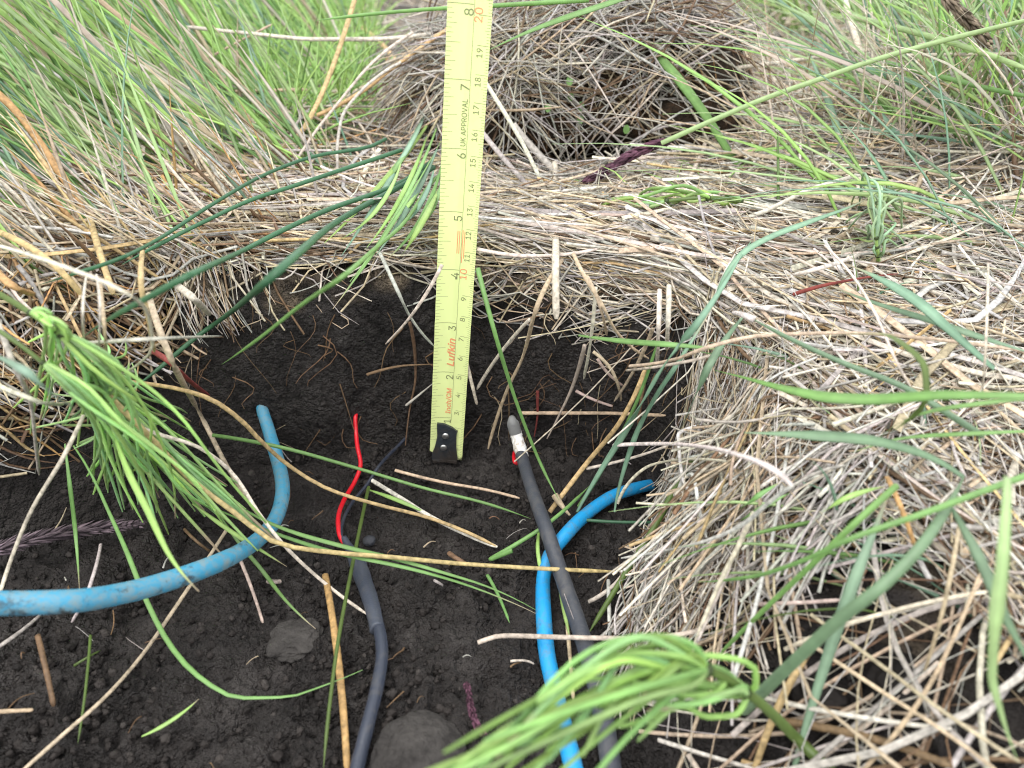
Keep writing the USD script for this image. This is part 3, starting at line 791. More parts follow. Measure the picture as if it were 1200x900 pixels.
if True:
    b1 = lay([(770, 300), (1300, 240), (1300, 520), (860, 480), (815, 400)], 2300, -6, 27, (40, 200), (.6, 1.7), DRY, (1, 13), 101, slope=.8)
    b2 = lay([(960, 470), (1300, 460), (1300, 980), (880, 980), (770, 850), (870, 690)], 2600, 24, 38, (35, 200), (.5, 1.9), {'tan': 4, 'pale': 2.5, 'grey': 4, 'brown': 1.5, 'gold': .5}, (2, 12), 102, slope=1.2, patch=.36)
    b0 = lay([(800, 300), (1300, 240), (1300, 560), (930, 600), (870, 470)], 2200, -3, 32, (30, 140), (.35, 1.1), {'grey': 4, 'tan': 4, 'pale': 3, 'brown': 1}, (0, 8), 130, slope=1, patch=.33)
    b3 = lay([(940, 440), (1300, 430), (1300, 980), (880, 980), (780, 830), (880, 660)], 1900, 28, 45, (30, 130), (.4, 1.5), {'grey': 5, 'brown': 2.5, 'tan': 2, 'pale': 1}, (0, 5), 120, slope=2, patch=.42)
    b4 = lay([(830, 380), (1280, 330), (1280, 930), (950, 930), (860, 680)], 130, 10, 45, (150, 330), (.6, 1.5), {'tan': 4, 'pale': 4, 'grey': 2, 'gold': 1}, (10, 24), 134, bend=.3, slope=.5, k=12)
    b0, b1, b2, b3 = ((np.stack([np.stack([np.interp(np.linspace(0, 8, 12), np.arange(9), b[0][i, :, a]) for a in range(3)], -1) for i in range(len(b[0]))]), np.stack([np.interp(np.linspace(0, 8, 12), np.arange(9), b[1][i]) for i in range(len(b[1]))]), b[2]) for b in (b0, b1, b2, b3))
    P, R, C = join(b0, b1, b2, b3, b4)
    emit('bank_straw', P, R, C, 'straw', flats(len(P)), rand_up(len(P), 1), 'matted dry straw covering the bank right of the pit', 'straw', 110,
         'right bank straw', 'bank_straw_stalk', 'straws on the right bank', marks=((1000, 330, 'below the small horsetail tuft'), (1150, 400, 'by the right end of the sweeping stalk'), (900, 400, 'by the white stem sheath'), (1010, 470, 'by the broad level green blade'), (1080, 430, 'by the curled dark blade'), (1000, 560, 'below the blurred pointed blade'), (1150, 520, 'at the right edge under the level blade'), (940, 640, 'on the upper side of the bowed rush'), (1000, 760, 'by the straight flat blade'), (1150, 700, 'by the hanging blurred blade'), (1120, 850, 'in the bottom right corner'), (930, 850, 'at the foot of the front horsetail')))
    P, R, C = join(lay([(822, 425), (900, 450), (885, 520), (840, 600), (805, 680), (768, 665), (772, 590), (795, 505)], 620, 60, 24, (35, 150), (.28, 1.15), {'grey': 5, 'pale': 3, 'tan': 2.5, 'white': .6, 'brown': .8}, (1, 13), 103, drape=2, patch=.47, over=9, slope=0, floor_ok=.007, bend=.6),
                   lay([(765, 640), (805, 660), (785, 720), (770, 775), (722, 768), (738, 700)], 150, 66, 14, (35, 80), (.35, 1.2), {'grey': 6, 'pale': 2, 'tan': 1, 'brown': 1}, (1, 10), 121, drape=2, patch=.3, over=9, slope=0, floor_ok=.007),
                   lay([(905, 590), (1000, 555), (1020, 640), (930, 700), (880, 690)], 260, 42, 16, (40, 90), (.35, 1.4), {'grey': 5, 'white': 2, 'pale': 1}, (6, 16), 104, drape=2, patch=.42, over=9, slope=0, floor_ok=.007),
                   lay([(800, 600), (920, 560), (900, 700), (840, 770), (760, 790), (740, 740)], 150, 50, 40, (25, 80), (.3, 1.3), {'brown': 3, 'tan': 3, 'grey': 2}, (0, 5), 122, drape=2, over=9, slope=0, floor_ok=.007),
                   lay([(880, 450), (960, 470), (960, 590), (860, 620), (850, 540)], 340, 28, 38, (50, 190), (.3, 1.4), DRY, (2, 12), 123, patch=.46, over=9, floor_ok=.004))
    emit('hanging_thatch', P, R, C, 'straw', .55, rand_up(len(P), 2), 'grey combed straw hanging from the right bank into the pit', 'straw', 40,
         'hanging straw of the grey bundle', 'hanging_straw', 'straws hanging into the pit from the right', long_px=90, marks=((850, 470, 'at its top'), (830, 530, 'by the white arching straw'), (800, 620, 'by the olive stem'), (760, 720, 'at its lower end'), (870, 650, 'by the round soil clod')))
    P, R, C = join(lay([(420, 280), (850, 225), (1300, 215), (1300, 300), (820, 395), (700, 372), (560, 352), (420, 325)], 2600, -2, 21, (40, 200), (.6, 1.6), DRY, (1, 14), 105),
                   lay([(560, 350), (830, 385), (830, 410), (560, 378)], 220, 0, 14, (40, 110), (.6, 1.4), {'tan': 3, 'grey': 3, 'pale': 2, 'brown': 1}, (2, 12), 106, over=.005),
                   lay([(250, 300), (430, 290), (560, 340), (440, 350), (260, 340)], 420, -14, 24, (30, 90), (.6, 1.4), {'tan': 3, 'grey': 3, 'pale': 2, 'brown': 2}, (1, 9), 107, over=0))
    emit('rim_straw', P, R, C, 'straw', flats(len(P)), rand_up(len(P), 3), 'layered dry straw along the rim behind the pit', 'straw', 60,
         'back rim straw', 'rim_straw_stalk', 'straws along the back rim', marks=((480, 310, 'left of the tape'), (590, 320, 'just right of the tape'), (652, 330, 'by the thick hanging stick'), (740, 320, 'above the right half of the wall'), (840, 300, 'by the bent blue green blade'), (960, 270, 'left of the small horsetail'), (1120, 270, 'at the right edge')))
    P, R, C = join(lay([(-140, 170), (200, 150), (420, 240), (400, 300), (250, 335), (170, 410), (50, 385), (-140, 350)], 2000, -45, 27, (50, 220), (.7, 2.2), {'tan': 4, 'pale': 3.2, 'grey': 3, 'gold': 1.5, 'orange': .8, 'brown': 1.3, 'white': .6}, (1, 20), 108),
                   lay([(-140, 350), (60, 370), (200, 380), (225, 415), (150, 450), (60, 520), (-140, 640)], 520, -32, 38, (40, 110), (.7, 2.0), {'tan': 2, 'brown': 3, 'orange': 1.2, 'grey': 1.5, 'gold': 1}, (1, 12), 109, over=.02, slope=1.2),
                   lay([(190, 300), (330, 320), (300, 360), (200, 385)], 130, -60, 22, (20, 45), (.6, 1.3), {'tan': 2, 'grey': 3, 'pale': 2, 'brown': 2}, (1, 8), 110, over=.02, slope=1.5))
    emit('left_bank_straw', P, R, C, 'straw', flats(len(P)), rand_up(len(P), 4), 'combed tan straw on the bank left of the pit', 'straw', 80,
         'left bank straw', 'left_bank_stalk', 'straws on the left bank', marks=((40, 220, 'by the orange stalk at the edge'), (60, 300, 'by the broad dead leaf'), (160, 310, 'by the golden upright stub'), (200, 220, 'below the long pale stalk'), (280, 240, 'under the crossing rushes'), (350, 280, 'above the corner of the pit'), (60, 460, 'under the drooping horsetail'), (180, 400, 'at the edge of the pit')))
    P, R, C = join(lay([(860, 60), (1300, 90), (1300, 240), (860, 235)], 1500, 12, 42, (50, 140), (.8, 1.9), DRY, (1, 22), 111),
                   lay([(400, 212), (660, 218), (860, 215), (880, 245), (400, 285)], 700, -4, 30, (40, 120), (.7, 1.7), DRY, (1, 14), 112),
                   lay([(-150, -40), (430, -40), (440, 190), (180, 200), (-150, 230)], 1300, -38, 30, (60, 200), (1.2, 2.6), {'tan': 3, 'pale': 3, 'grey': 3, 'brown': 1.5}, (1, 22), 113),
                   lay([(840, -30), (1300, -30), (1300, 100), (840, 80)], 800, 40, 45, (60, 200), (1.2, 2.6), {'tan': 3, 'pale': 3, 'grey': 2}, (1, 40), 114))
    emit('background_straw', P, R, C, 'straw', flats(len(P)), rand_up(len(P), 5), 'dry straw lying among the grass behind the pit', 'straw')

    P, R, C = join(lay([(830, 330), (1300, 300), (1300, 980), (880, 980), (760, 800), (860, 640), (840, 480)], 1500, 15, 45, (40, 150), (.22, .5), {'grey': 4, 'pale': 4, 'brown': 2}, (4, 15), 124, bend=1.3, slope=1),
                   lay([(420, 260), (1300, 190), (1300, 320), (820, 400), (560, 360), (420, 330)], 900, 0, 30, (40, 150), (.22, .5), {'grey': 4, 'pale': 4, 'brown': 2}, (6, 16), 125, bend=1.0, slope=1))
    P2, R2, C2 = join(lay([(800, 300), (1280, 240), (1280, 950), (930, 950), (860, 640), (850, 460)], 170, 8, 35, (90, 230), (1.8, 3.4), {'pale': 4, 'grey': 3, 'tan': 3, 'white': 1}, (8, 17), 131, bend=.9, slope=.8),
                      lay([(430, 265), (850, 215), (1280, 200), (1280, 300), (820, 370), (560, 340), (430, 315)], 110, -3, 24, (80, 200), (1.6, 3.2), {'pale': 4, 'grey': 3, 'tan': 3}, (8, 17), 132, bend=.8),
                      lay([(-120, 190), (200, 170), (420, 250), (330, 310), (100, 370), (-120, 350)], 100, -45, 22, (80, 220), (1.8, 3.6), {'pale': 4, 'grey': 2, 'tan': 3, 'gold': 1.5, 'orange': 1}, (10, 22), 133, bend=.8))
    emit('flattened_leaves', P2, R2, C2, 'straw', .10, unit(rand_up(len(P2), 21) + [0, -.6, .8]), 'broad dead grass leaves flattened over the straw', 'straw', 90,
         'flattened dead leaf', 'dead_grass_leaf', 'flattened leaves on the straw', marks=((1000, 300, 'near the small horsetail tuft'), (1150, 420, 'at the right edge'), (940, 400, 'by the white stem sheath'), (1050, 470, 'by the broad level blade'), (1000, 600, 'below the blurred pointed blade'), (1060, 760, 'by the straight flat blade'), (1150, 850, 'in the bottom right corner'), (950, 860, 'by the front horsetail stem'), (500, 300, 'left of the tape'), (680, 290, 'by the thick hanging stick'), (860, 260, 'below the sod'), (80, 250, 'at the left edge'), (220, 250, 'below the meadow grass'), (340, 280, 'above the pit corner')))
    emit('fine_dead_fibres', P, R, C, 'straw', .7, rand_up(len(P), 6), 'fine curled dead fibres tangled through the straw', 'straw')

GREENS = {'green': 3, 'lime': 5, 'spring': 2, 'blue': 1.2, 'palegreen': 3, 'tan': 1, 'pale': 1.2}
if True:
    P, R, C = join(stand([(-200, -45), (420, -45), (430, 120), (300, 215), (150, 235), (-200, 330)], 3900, 130, 10, (90, 260), (1.3, 3.4), GREENS, 201, depth=.35, droop=(.0, .22)),
                   stand([(-260, 60), (60, 120), (150, 250), (60, 330), (-260, 420)], 520, 133, 9, (80, 170), (1.2, 2.6), {'green': 3, 'blue': 3, 'lime': 4, 'palegreen': 2}, 202, depth=.2, droop=(.0, .25)),
                   stand([(-120, 240), (320, 235), (330, 305), (150, 355), (-120, 350)], 130, 128, 16, (50, 150), (.8, 1.9), {'lime': 3, 'palegreen': 4, 'blue': 3, 'green': 2}, 217, depth=.25, droop=(.0, .3)),
                   stand([(-160, 170), (200, 150), (420, 180), (430, 240), (200, 260), (-160, 300)], 750, 126, 14, (50, 150), (1.0, 2.6), {'lime': 4, 'palegreen': 3, 'blue': 2, 'green': 2, 'tan': 2, 'pale': 2}, 216, depth=.25, droop=(.0, .3)))
    emit('left_meadow_grass', P, R, C, 'grass', .12, np.array([.1, -.8, .55]), 'dense green grass leaning left behind the left bank', 'grass', 70,
         'left meadow blade', 'meadow_blade', 'grass blades behind the left bank', sides=4, marks=((40, 40, 'in the top left corner'), (40, 150, 'at the left edge'), (130, 100, 'by the long pale straw'), (200, 80, 'by the broad pale blade'), (300, 60, 'by the level white straw'), (380, 100, 'by the bent golden stalk'), (200, 190, 'just above the straw')))
    P, R, C = join(stand([(850, -45), (1400, -45), (1400, 130), (1060, 70), (880, 40)], 4200, 95, 20, (110, 300), (1.6, 4.4), {'lime': 5, 'spring': 4, 'green': 1, 'palegreen': 4, 'pale': 1.5, 'tan': .8}, 203),
                   stand([(980, 60), (1350, 80), (1350, 250), (1060, 210)], 380, 103, 24, (70, 220), (1.2, 2.8), {'blue': 1, 'green': 1.5, 'lime': 3, 'spring': 2, 'palegreen': 4, 'pale': 1}, 204, depth=.3),
                   stand([(420, -45), (850, -45), (850, -5), (420, 0)], 700, 95, 25, (60, 200), (1.6, 3.6), {'lime': 3, 'green': 3, 'palegreen': 2}, 205))
    emit('right_meadow_grass', P, R, C, 'grass', .12, np.array([.1, -.8, .55]), 'bright green upright grass behind the right bank', 'grass', 60,
         'right meadow blade', 'meadow_blade', 'grass blades behind the right bank', sides=4, marks=((930, 40, 'right of the sod'), (1020, 60, 'by the leaning pale stalk'), (1130, 40, 'by the brown seed head'), (1190, 150, 'by the brown stem at the edge'), (1100, 180, 'below the blurred stems'), (960, 150, 'by the blue green blade')))
    P, R, C = join(stand([(-160, 260), (120, 260), (330, 240), (425, 250), (330, 320), (120, 390), (-160, 390)], 700, 130, 17, (25, 105), (.7, 1.9), {'tan': 4, 'pale': 4, 'grey': 3, 'gold': 1, 'orange': .5, 'brown': .7}, 211, droop=(.0, .25), depth=.22),
                   stand([(-160, 200), (80, 220), (170, 330), (60, 380), (-160, 400)], 90, 128, 12, (40, 100), (1.3, 2.8), {'gold': 2, 'orange': 1.6, 'tan': 2, 'pale': 1.5}, 214, droop=(.0, .25), depth=.22),
                   stand([(855, 40), (1350, 50), (1350, 230), (1000, 240), (870, 215)], 800, 112, 30, (40, 150), (.7, 1.7), {'pale': 4, 'tan': 4, 'grey': 2}, 212, droop=(.1, .5), depth=.4))
    emit('leaning_straw', P, R, C, 'straw', .5, rand_up(len(P), 8), 'dead stalks leaning out of the grass at the left and right', 'straw')
    P, R, C = join(stand([(920, 150), (1350, 150), (1350, 360), (1000, 310)], 70, 125, 22, (60, 190), (1.0, 2.4), {'blue': 2, 'palegreen': 4, 'lime': 2, 'mist': 1}, 213, droop=(.2, .6), depth=.3),
                   stand([(930, 330), (1300, 320), (1300, 800), (1000, 780)], 85, 135, 38, (22, 62), (.6, 1.5), {'blue': 3, 'palegreen': 3, 'green': 2, 'olive': 2}, 215, droop=(.3, .8), depth=.3))
    emit('sparse_green_blades', P, R, C, 'grass', .15, np.array([.1, -.8, .55]), 'scattered green blades growing through the straw on the right', 'grass')
    P, R, C = join(stand([(190, -30), (440, -20), (445, 150), (330, 190), (230, 120)], 2700, 118, 35, (35, 120), (1.0, 2.0), {'lime': 5, 'spring': 3, 'green': 1.5}, 206, k=5),
                   stand([(-150, 60), (180, 120), (180, 220), (-150, 240)], 700, 130, 25, (30, 80), (1.0, 2.2), {'lime': 3, 'green': 3}, 207, k=5),
                   stand([(980, 245), (1065, 245), (1065, 300), (990, 310)], 90, 95, 35, (14, 34), (1.0, 1.8), {'lime': 3, 'palegreen': 2}, 208, k=5),
                   stand([(690, 225), (880, 225), (900, 262), (690, 265)], 150, 160, 60, (20, 50), (.9, 1.6), {'lime': 4, 'green': 2}, 209, k=5, droop=(.4, .9)))
    emit('short_green_growth', P, R, C, 'grass', .2, np.array([.1, -.8, .55]), 'short bright green growth between the grass stalks', 'grass')
    r = np.random.default_rng(55)
    n = 6000
    a, rad = r.uniform(0, 2 * np.pi, n), np.sqrt(r.uniform(.36, 16, n))
    x, y = np.cos(a) * rad, np.sin(a) * rad
    bx, by, _ = project(np.stack([x, y, H(x, y)], -1))
    front = (y > -.25) & (bx > -260) & (bx < 1450)
    ok = ~front & (np.hypot(x - EYE[0], y - EYE[1]) > .45)
    x, y = x[ok], y[ok]; n = len(x)
    u = np.linspace(0, 1, 5)
    v = unit(np.stack([r.normal(-.3, .5, n), r.normal(0, .5, n), np.ones(n)], -1))
    P = np.stack([x, y, H(x, y)], -1)[:, None] + (r.uniform(.1, .28, n)[:, None, None] * (u[None, :, None] * v[:, None] - .3 * u[None, :, None] ** 2 * [0, 0, 1]))
    R = (r.uniform(.001, .002, n))[:, None] * np.clip((1 - u) * 2, .1, 1)[None]
    emit('surrounding_grass', P, R, colours(n, GREENS, r), 'grass', .12, np.array([.1, -.8, .55]), 'grass of the meadow around the pit', 'grass')


# ------------------------------------------------------------------ the dug out sod behind the pit
def sod():
    r = np.random.default_rng(77)
    t = thing('sod_clod', 'dug out clod of dark peaty soil and matted dead straw behind the pit', 'sod')
    s = trimesh.creation.icosphere(6, 1.0)
    v = np.array(s.vertices)
    v = np.sign(v) * np.abs(v) ** .62                       # towards a block
    v = v * [.108, .075, .048]
    v = v + .030 * (meshkit.fbm(v * 16, 4, 3) - .5)[:, None] * unit(v) * 1.5 + .012 * (meshkit.fbm(v * 60, 4, 5) - .5)[:, None] * unit(v)
    v[:, 1] += .040 * sstep(-v[:, 2], .005, .045) * sstep(-v[:, 1], -.02, .05) * sstep(.06 - v[:, 0], 0, .04)   # hollow under the front's left part
    v[:, 1] += .45 * np.maximum(v[:, 2], -.05)              # the front leans back
    a = math.radians(-5)                                     # left end stands a little higher
    v = v @ np.array([[math.cos(a), 0, -math.sin(a)], [0, 1, 0], [math.sin(a), 0, math.cos(a)]])
    c = np.array([.086, .243, .131])
    v = v + c
    m = trimesh.Trimesh(v, s.faces, process=False)
    put('soil_body', (v, np.array(s.faces)), 'clod_soil', t)
    N = np.array(m.vertex_normals)
    # straws over the front and the top, sparser low down and at the right end
    up = np.array([0, -.55, .8])
    w = np.clip(N @ up, 0, 1) ** .6 * sstep(.140 - v[:, 0] + .02 * (meshkit.noise(v * 40, 2) - .5), .0, .03) * sstep(v[:, 2], .086, .108)
    w = w * (.5 + .5 * sstep(meshkit.noise(v * 22, 6), .25, .6))
    qx, qy, _ = project(v)
    hollow = np.maximum(np.exp(-((qx - 575) / 55) ** 2 - ((qy - 165) / 26) ** 2), np.exp(-((qx - 470) / 34) ** 2 - ((qy - 120) / 45) ** 2))
    w = w * (1 - .97 * np.clip(2.6 * hollow, 0, 1))
    v0 = v.copy()
    n, k = 1700, 8
    i = r.choice(len(v), n, p=w / w.sum())
    A, nn = v[i], N[i]
    rough_dir = unit(np.stack([np.cos(r.uniform(0, np.pi, n)), r.normal(0, .2, n), np.sin(r.uniform(-.6, 2.2, n)) * .8], -1))
    tdir = unit(rough_dir - nn * (rough_dir * nn).sum(1)[:, None])
    side = np.cross(nn, tdir)
    L = r.uniform(.03, .15, n)
    u = np.linspace(-.5, .5, k)
    P = A[:, None] + L[:, None, None] * (u[None, :, None] * tdir[:, None] + (r.normal(0, .35, n)[:, None] * u ** 2)[..., None] * side[:, None])
    P = P + nn[:, None] * (r.uniform(.001, .011, n)[:, None] - (r.uniform(0, 1.6, n) * L ** 2 * 4)[:, None] * u ** 2)[..., None]
    P[..., 2] = np.maximum(P[..., 2], H(P[..., 0], P[..., 1]) + .002)
    R = r.uniform(.0003, .0008, n)[:, None] * np.clip((.5 - np.abs(u)) * 8, .5, 1)[None]
    cols = colours(n, {'grey': 6, 'tan': 2, 'pale': 1.5, 'brown': 2}, r) * .85
    along = np.repeat(cols, k * 4, 0)
    V, F = tubes(P, R, 4, .6, rand_up(n, 9))
    p = put('matted_straw', (V, F), 'straw', t, tint=along, kind='stuff')
    # roots at the dark right end and under the front
    n = 500
    w = np.clip(.2 + N[:, 0] - .4 * N[:, 2], 0, 1) * (v[:, 0] > .10) + np.clip(-N[:, 2] - .1, 0, 1) * .7 * (v[:, 1] < .27)
    i = r.choice(len(v), n, p=w / w.sum())
    d = unit(N[i] * .5 + r.normal(0, .6, (n, 3)) - [0, 0, .5])
    u = np.linspace(0, 1, 6)
    P = v[i][:, None] + r.uniform(.008, .035, n)[:, None, None] * (u[None, :, None] * d[:, None] - .5 * u[None, :, None] ** 2 * [0, 0, 1.0])
    P[..., 2] = np.maximum(P[..., 2], H(P[..., 0], P[..., 1]) + .001)
    V, F = tubes(P, r.uniform(.0002, .0005, n)[:, None] * (1 - .7 * u)[None], 3, 1.0)
    put('fine_roots', (V, F), 'root', t, tint=np.repeat(colours(n, {'brown': 4, 'tan': 1.5, 'orange': 1}, r), 18, 0), kind='stuff')
    # small round leaves that still grow on it
    for px, py, z in ((664, 114, .004), (682, 126, .004), (640, 131, .004), (675, 148, .004), (735, 151, .004), (665, 100, .004)):
        D = ray(px, py); j = np.argmin(np.linalg.norm(np.cross(v - EYE, unit(D)), axis=1) + .3 * np.linalg.norm(v - EYE, axis=1))
        o = v[j] + N[j] * .008
        a = np.linspace(0, 2 * np.pi, 13)[:-1]
        e1 = unit(np.cross(N[j], [0, 0, 1.0])); e2 = np.cross(e1, N[j])
        ring = o + .0024 * (np.cos(a)[:, None] * e1 * .8 + np.sin(a)[:, None] * e2 * 1.1 + .25 * np.cos(2 * a)[:, None] * N[j])
        V = np.vstack([o[None] - N[j] * .0006, ring])
        put('small_leaf', (V, np.array([[0, q + 1, (q + 1) % 12 + 1] for q in range(12)])), 'grass', t, tint=np.tile(PAL['green'], (13, 1)))
    m2 = join(lay([(440, -30), (860, -30), (860, 60), (440, 60)], 500, 10, 60, (60, 160), (1.2, 2.6), {'tan': 3, 'pale': 3, 'grey': 3, 'brown': 1}, (1, 30), 115),
              lay([(650, 190), (880, 190), (880, 230), (650, 240)], 70, -8, 40, (40, 100), (.8, 1.7), {'tan': 3, 'grey': 3, 'pale': 2, 'brown': 2}, (1, 8), 116))
    emit('straw_round_sod', *m2, 'straw', .6, rand_up(len(m2[0]), 12), 'dry straw lying around and behind the dug out clod', 'straw')


sod()


# ------------------------------------------------------------------ horsetails
def horsetail(label, stem, stem_px, nodes, br_px, seed, lift=6.0, group=None, pal='lime', stem_pal='olive', sides=6, bow=.10, loops=(), wave=.045):
    """nodes: {(px, py): [end points]} - whorls of thin branches; ends are 'px,py,l' as in trace."""
    r = np.random.default_rng(seed)
    t = thing('horsetail', label, 'plant', group)
    P, d = trace(stem, 24, lift)
    V, F = tubes(P, (.5 * stem_px * d / FPX)[None] * np.linspace(1, .6, 24), 8, 1.0)
    put('stem', (V, F), 'grass', t, tint=np.tile(np.array(PAL[stem_pal]), (len(V), 1)))
    qx, qy, qd = project(P)
    for (nx, ny), ends in nodes.items():
        k = np.argmin(np.hypot(qx - nx, qy - ny))
        o = P[k]; T = unit(P[min(k + 1, 23)] - P[max(k - 1, 0)])
        rad = .5 * stem_px * qd[k] / FPX
        V, F = tubes(np.stack([o - T * rad * .9, o, o + T * rad * .9]), np.array([rad * .95, rad * 1.35, rad * 1.0])[None], 8, 1.0)
        put('node_sheath', (V, F), 'grass', t, tint=np.tile(np.array(PAL['olive']) * .35, (len(V), 1)))
        for e in ends:
            ex, ey, el = e
            g = hit(ex, ey)[0]
            dd = g - el / 1000 if el >= 0 else -el / 100
            E = EYE + ray(ex, ey) * min(dd, g - .002)
            L = np.linalg.norm(E - o)
            c = o + T * L * r.uniform(.2, .45) + unit(r.normal(size=3)) * L * bow + np.array([0, 0, .08 * L])
            u = np.linspace(0, 1, 16)[:, None]
            B = (1 - u) ** 2 * o + 2 * u * (1 - u) * c + u ** 2 * E
            B = B + (unit(r.normal(size=3)) * L * wave) * np.sin(u * r.uniform(5, 11))
            R = .5 * br_px * qd[k] / FPX * (1.08 - .35 * u[:, 0]) * (1 + .13 * (np.abs((u[:, 0] * 5) % 1 - .5) < .12)) * np.where(u[:, 0] > .97, .5, 1)
            V, F = tubes(B, R[None], sides, 1.0)
            cc = np.array(PAL[pal]) * r.uniform(.65, 1.15) * np.array([r.uniform(.85, 1.1), 1, r.uniform(.8, 1.4)])
            cc = cc * (1 + .5 * (meshkit.noise(np.stack([u[:, 0] * 6, u[:, 0] * 0 + ex, u[:, 0] * 0 + ey], -1), 2) - .5))[:, None]
            cc[-2:] = PAL['tan'] if r.random() < .12 else cc[-2:]
            cc = np.repeat(cc, sides, 0)
            put('branch', (V, F), 'grass', t, tint=cc)
    loop_branches(t, loops, br_px, pal, seed)


def loop_branches(t, loops, px, pal, seed):
    r = np.random.default_rng(seed)
    for text in loops:
        P, d = trace(text, 26)
        u = np.linspace(0, 1, 26)
        V, F = tubes(P, (.5 * px * d / FPX * (1.05 - .3 * u) * np.where(u > .97, .5, 1))[None], 8, 1.0)
        put('branch', (V, F), 'grass', t, tint=np.tile(np.array(PAL[pal]) * r.uniform(.85, 1.15), (len(V), 1)))


def tile2(*pts, l=18):
    return [(x / 3.3333, 330 + y / 3.3333, l) for x, y in pts]


def spread(pts, n, r, j=20):
    """n more branch ends around the given ones."""
    p = [pts[r.integers(len(pts))] for _ in range(n)]
    return [(x + r.normal(0, j), y + r.normal(0, j), max(l + r.normal(0, 5), 5) if l >= 0 else l + r.normal(0, .25)) for x, y, l in p]


r_ = np.random.default_rng(5)
NL = tile2((480, 760), (540, 870), (620, 890), (690, 930), (380, 700), (420, 800), (800, 900), (1000, 960), (1080, 1010), (300, 640), (250, 560), (880, 800), (650, 540), (560, 480), (720, 620), l=30)
N0 = tile2((100, 250), (300, 480), (340, 560), (470, 660), (150, 560), (200, 400))
N1 = tile2((245, 425), (500, 315), (400, 190), (225, 470), (500, 425), (440, 400))
N2 = tile2((470, 480), (510, 575), (630, 855), (450, 470), (350, 560), (745, 545), (735, 580))
N3 = tile2((730, 700), (840, 830), (580, 900), (700, 780), (760, 890), (960, 895), (900, 870), (650, 720), (610, 710), l=24)
horsetail('bright green horsetail drooping from the left bank over the left blue cable', '-30,330,10 5,348,20 39,369,28 72,393,32 96,423,32 120,459,30 150,497,28', 8,
          {(39, 369): N0 + spread(N0, 4, r_), (72, 393): N1 + spread(N1, 4, r_), (96, 423): N2 + spread(N2, 4, r_, 16) + spread(N3, 4, r_, 14), (120, 459): N3 + spread(N3, 6, r_, 16), (146, 492): spread(N3, 8, r_, 24) + NL[5:], (60, 385): NL[:5] + NL[8:11] + spread(N1, 4, r_), (110, 445): NL}, 4.8, 21, bow=.07, pal='fresh', wave=.016)
N4 = tile2((700, 860), (820, 900), (600, 820), (540, 760), (900, 960), (660, 980), (480, 900), (760, 800), (430, 820), (960, 1000), (360, 780), (560, 940), l=26)
horsetail('green horsetail drooping from the left edge below the bright one', '-30,372,20 10,395,28 50,425,34 90,460,34 125,500,32', 6,
          {(50, 425): N4[:6] + spread(N4, 3, r_), (90, 460): N4[6:] + spread(N4, 4, r_), (120, 494): spread(N4, 6, r_)}, 5.2, 29, bow=.06, pal='fresh', wave=.016)
A_ = [(505, 905, -13.2), (540, 905, -13.2), (575, 905, -13.4), (610, 900, -13.6), (520, 880, -13.0), (560, 870, -13.2)]
B_ = [(700, 795, -15), (730, 790, -15), (650, 850, -14), (680, 880, -14), (760, 850, -15), (620, 840, -13.8)]
horsetail('blurred bright green horsetail bending in front at the bottom edge', '985,915,2 962,893,6 930,862,-20 900,832,-18.5 876,812,-17.6 850,795,-16.9 826,785,-16.3 790,785,-15.8 740,800,-15.2', 15,
          {(876, 812): [(700, 830, -15), (760, 830, -15.5), (790, 775, -16), (720, 800, -15)] + spread(B_, 4, r_, 22), (826, 785): A_ + B_ + spread(A_, 5, r_, 26), (790, 785): spread(A_ + B_, 6, r_, 30)}, 7.2, 23, pal='spring', sides=8, wave=.03, bow=.24, loops=(
              '876,812,-17.6 886,803,-17.3 886,787,-17 866,773,-16.7 825,768,-16.3 770,766,-15.6 700,783,-14.8 640,815,-14.2',
              '876,812,-17.6 860,838,-17.4 830,840,-17 800,828,-16.6 760,842,-16 725,852,-15.5',
              '826,785,-16.3 800,770,-15.6 755,765,-15.2 705,775,-14.8 660,798,-14.4 630,828,-14.1',
              '830,787,-16.4 800,800,-15.6 760,803,-15.2 720,795,-14.8 680,797,-14.4',
              '850,795,-16.9 840,812,-16.6 812,815,-16 780,810,-15.6 740,825,-15 690,850,-14.4 640,880,-13.8',
              '826,785,-16.3 780,780,-15.5 730,800,-14.9 670,835,-14.2 600,870,-13.5 530,905,-13',
              '826,785,-16.3 790,800,-15.7 740,835,-15 690,875,-14.4 655,905,-14',
              '800,785,-15.9 750,788,-15.2 690,815,-14.5 620,850,-13.8 560,885,-13.3 515,915,-13'))
horsetail('bright green horsetail lying on the straw below the sod clod', '905,246,8 870,236,14 830,232,16 780,236,14 730,250,9 690,266,5', 6,
          {(870, 236): [(800, 222, 14), (790, 246, 8), (745, 225, 10), (760, 240, 12)], (830, 232): [(700, 245, 6), (720, 240, 9), (690, 258, 5), (750, 222, 12), (735, 262, 4)], (780, 236): [(675, 255, 5), (690, 270, 4), (660, 262, 4), (700, 238, 8), (720, 270, 3)]}, 4.2, 25)
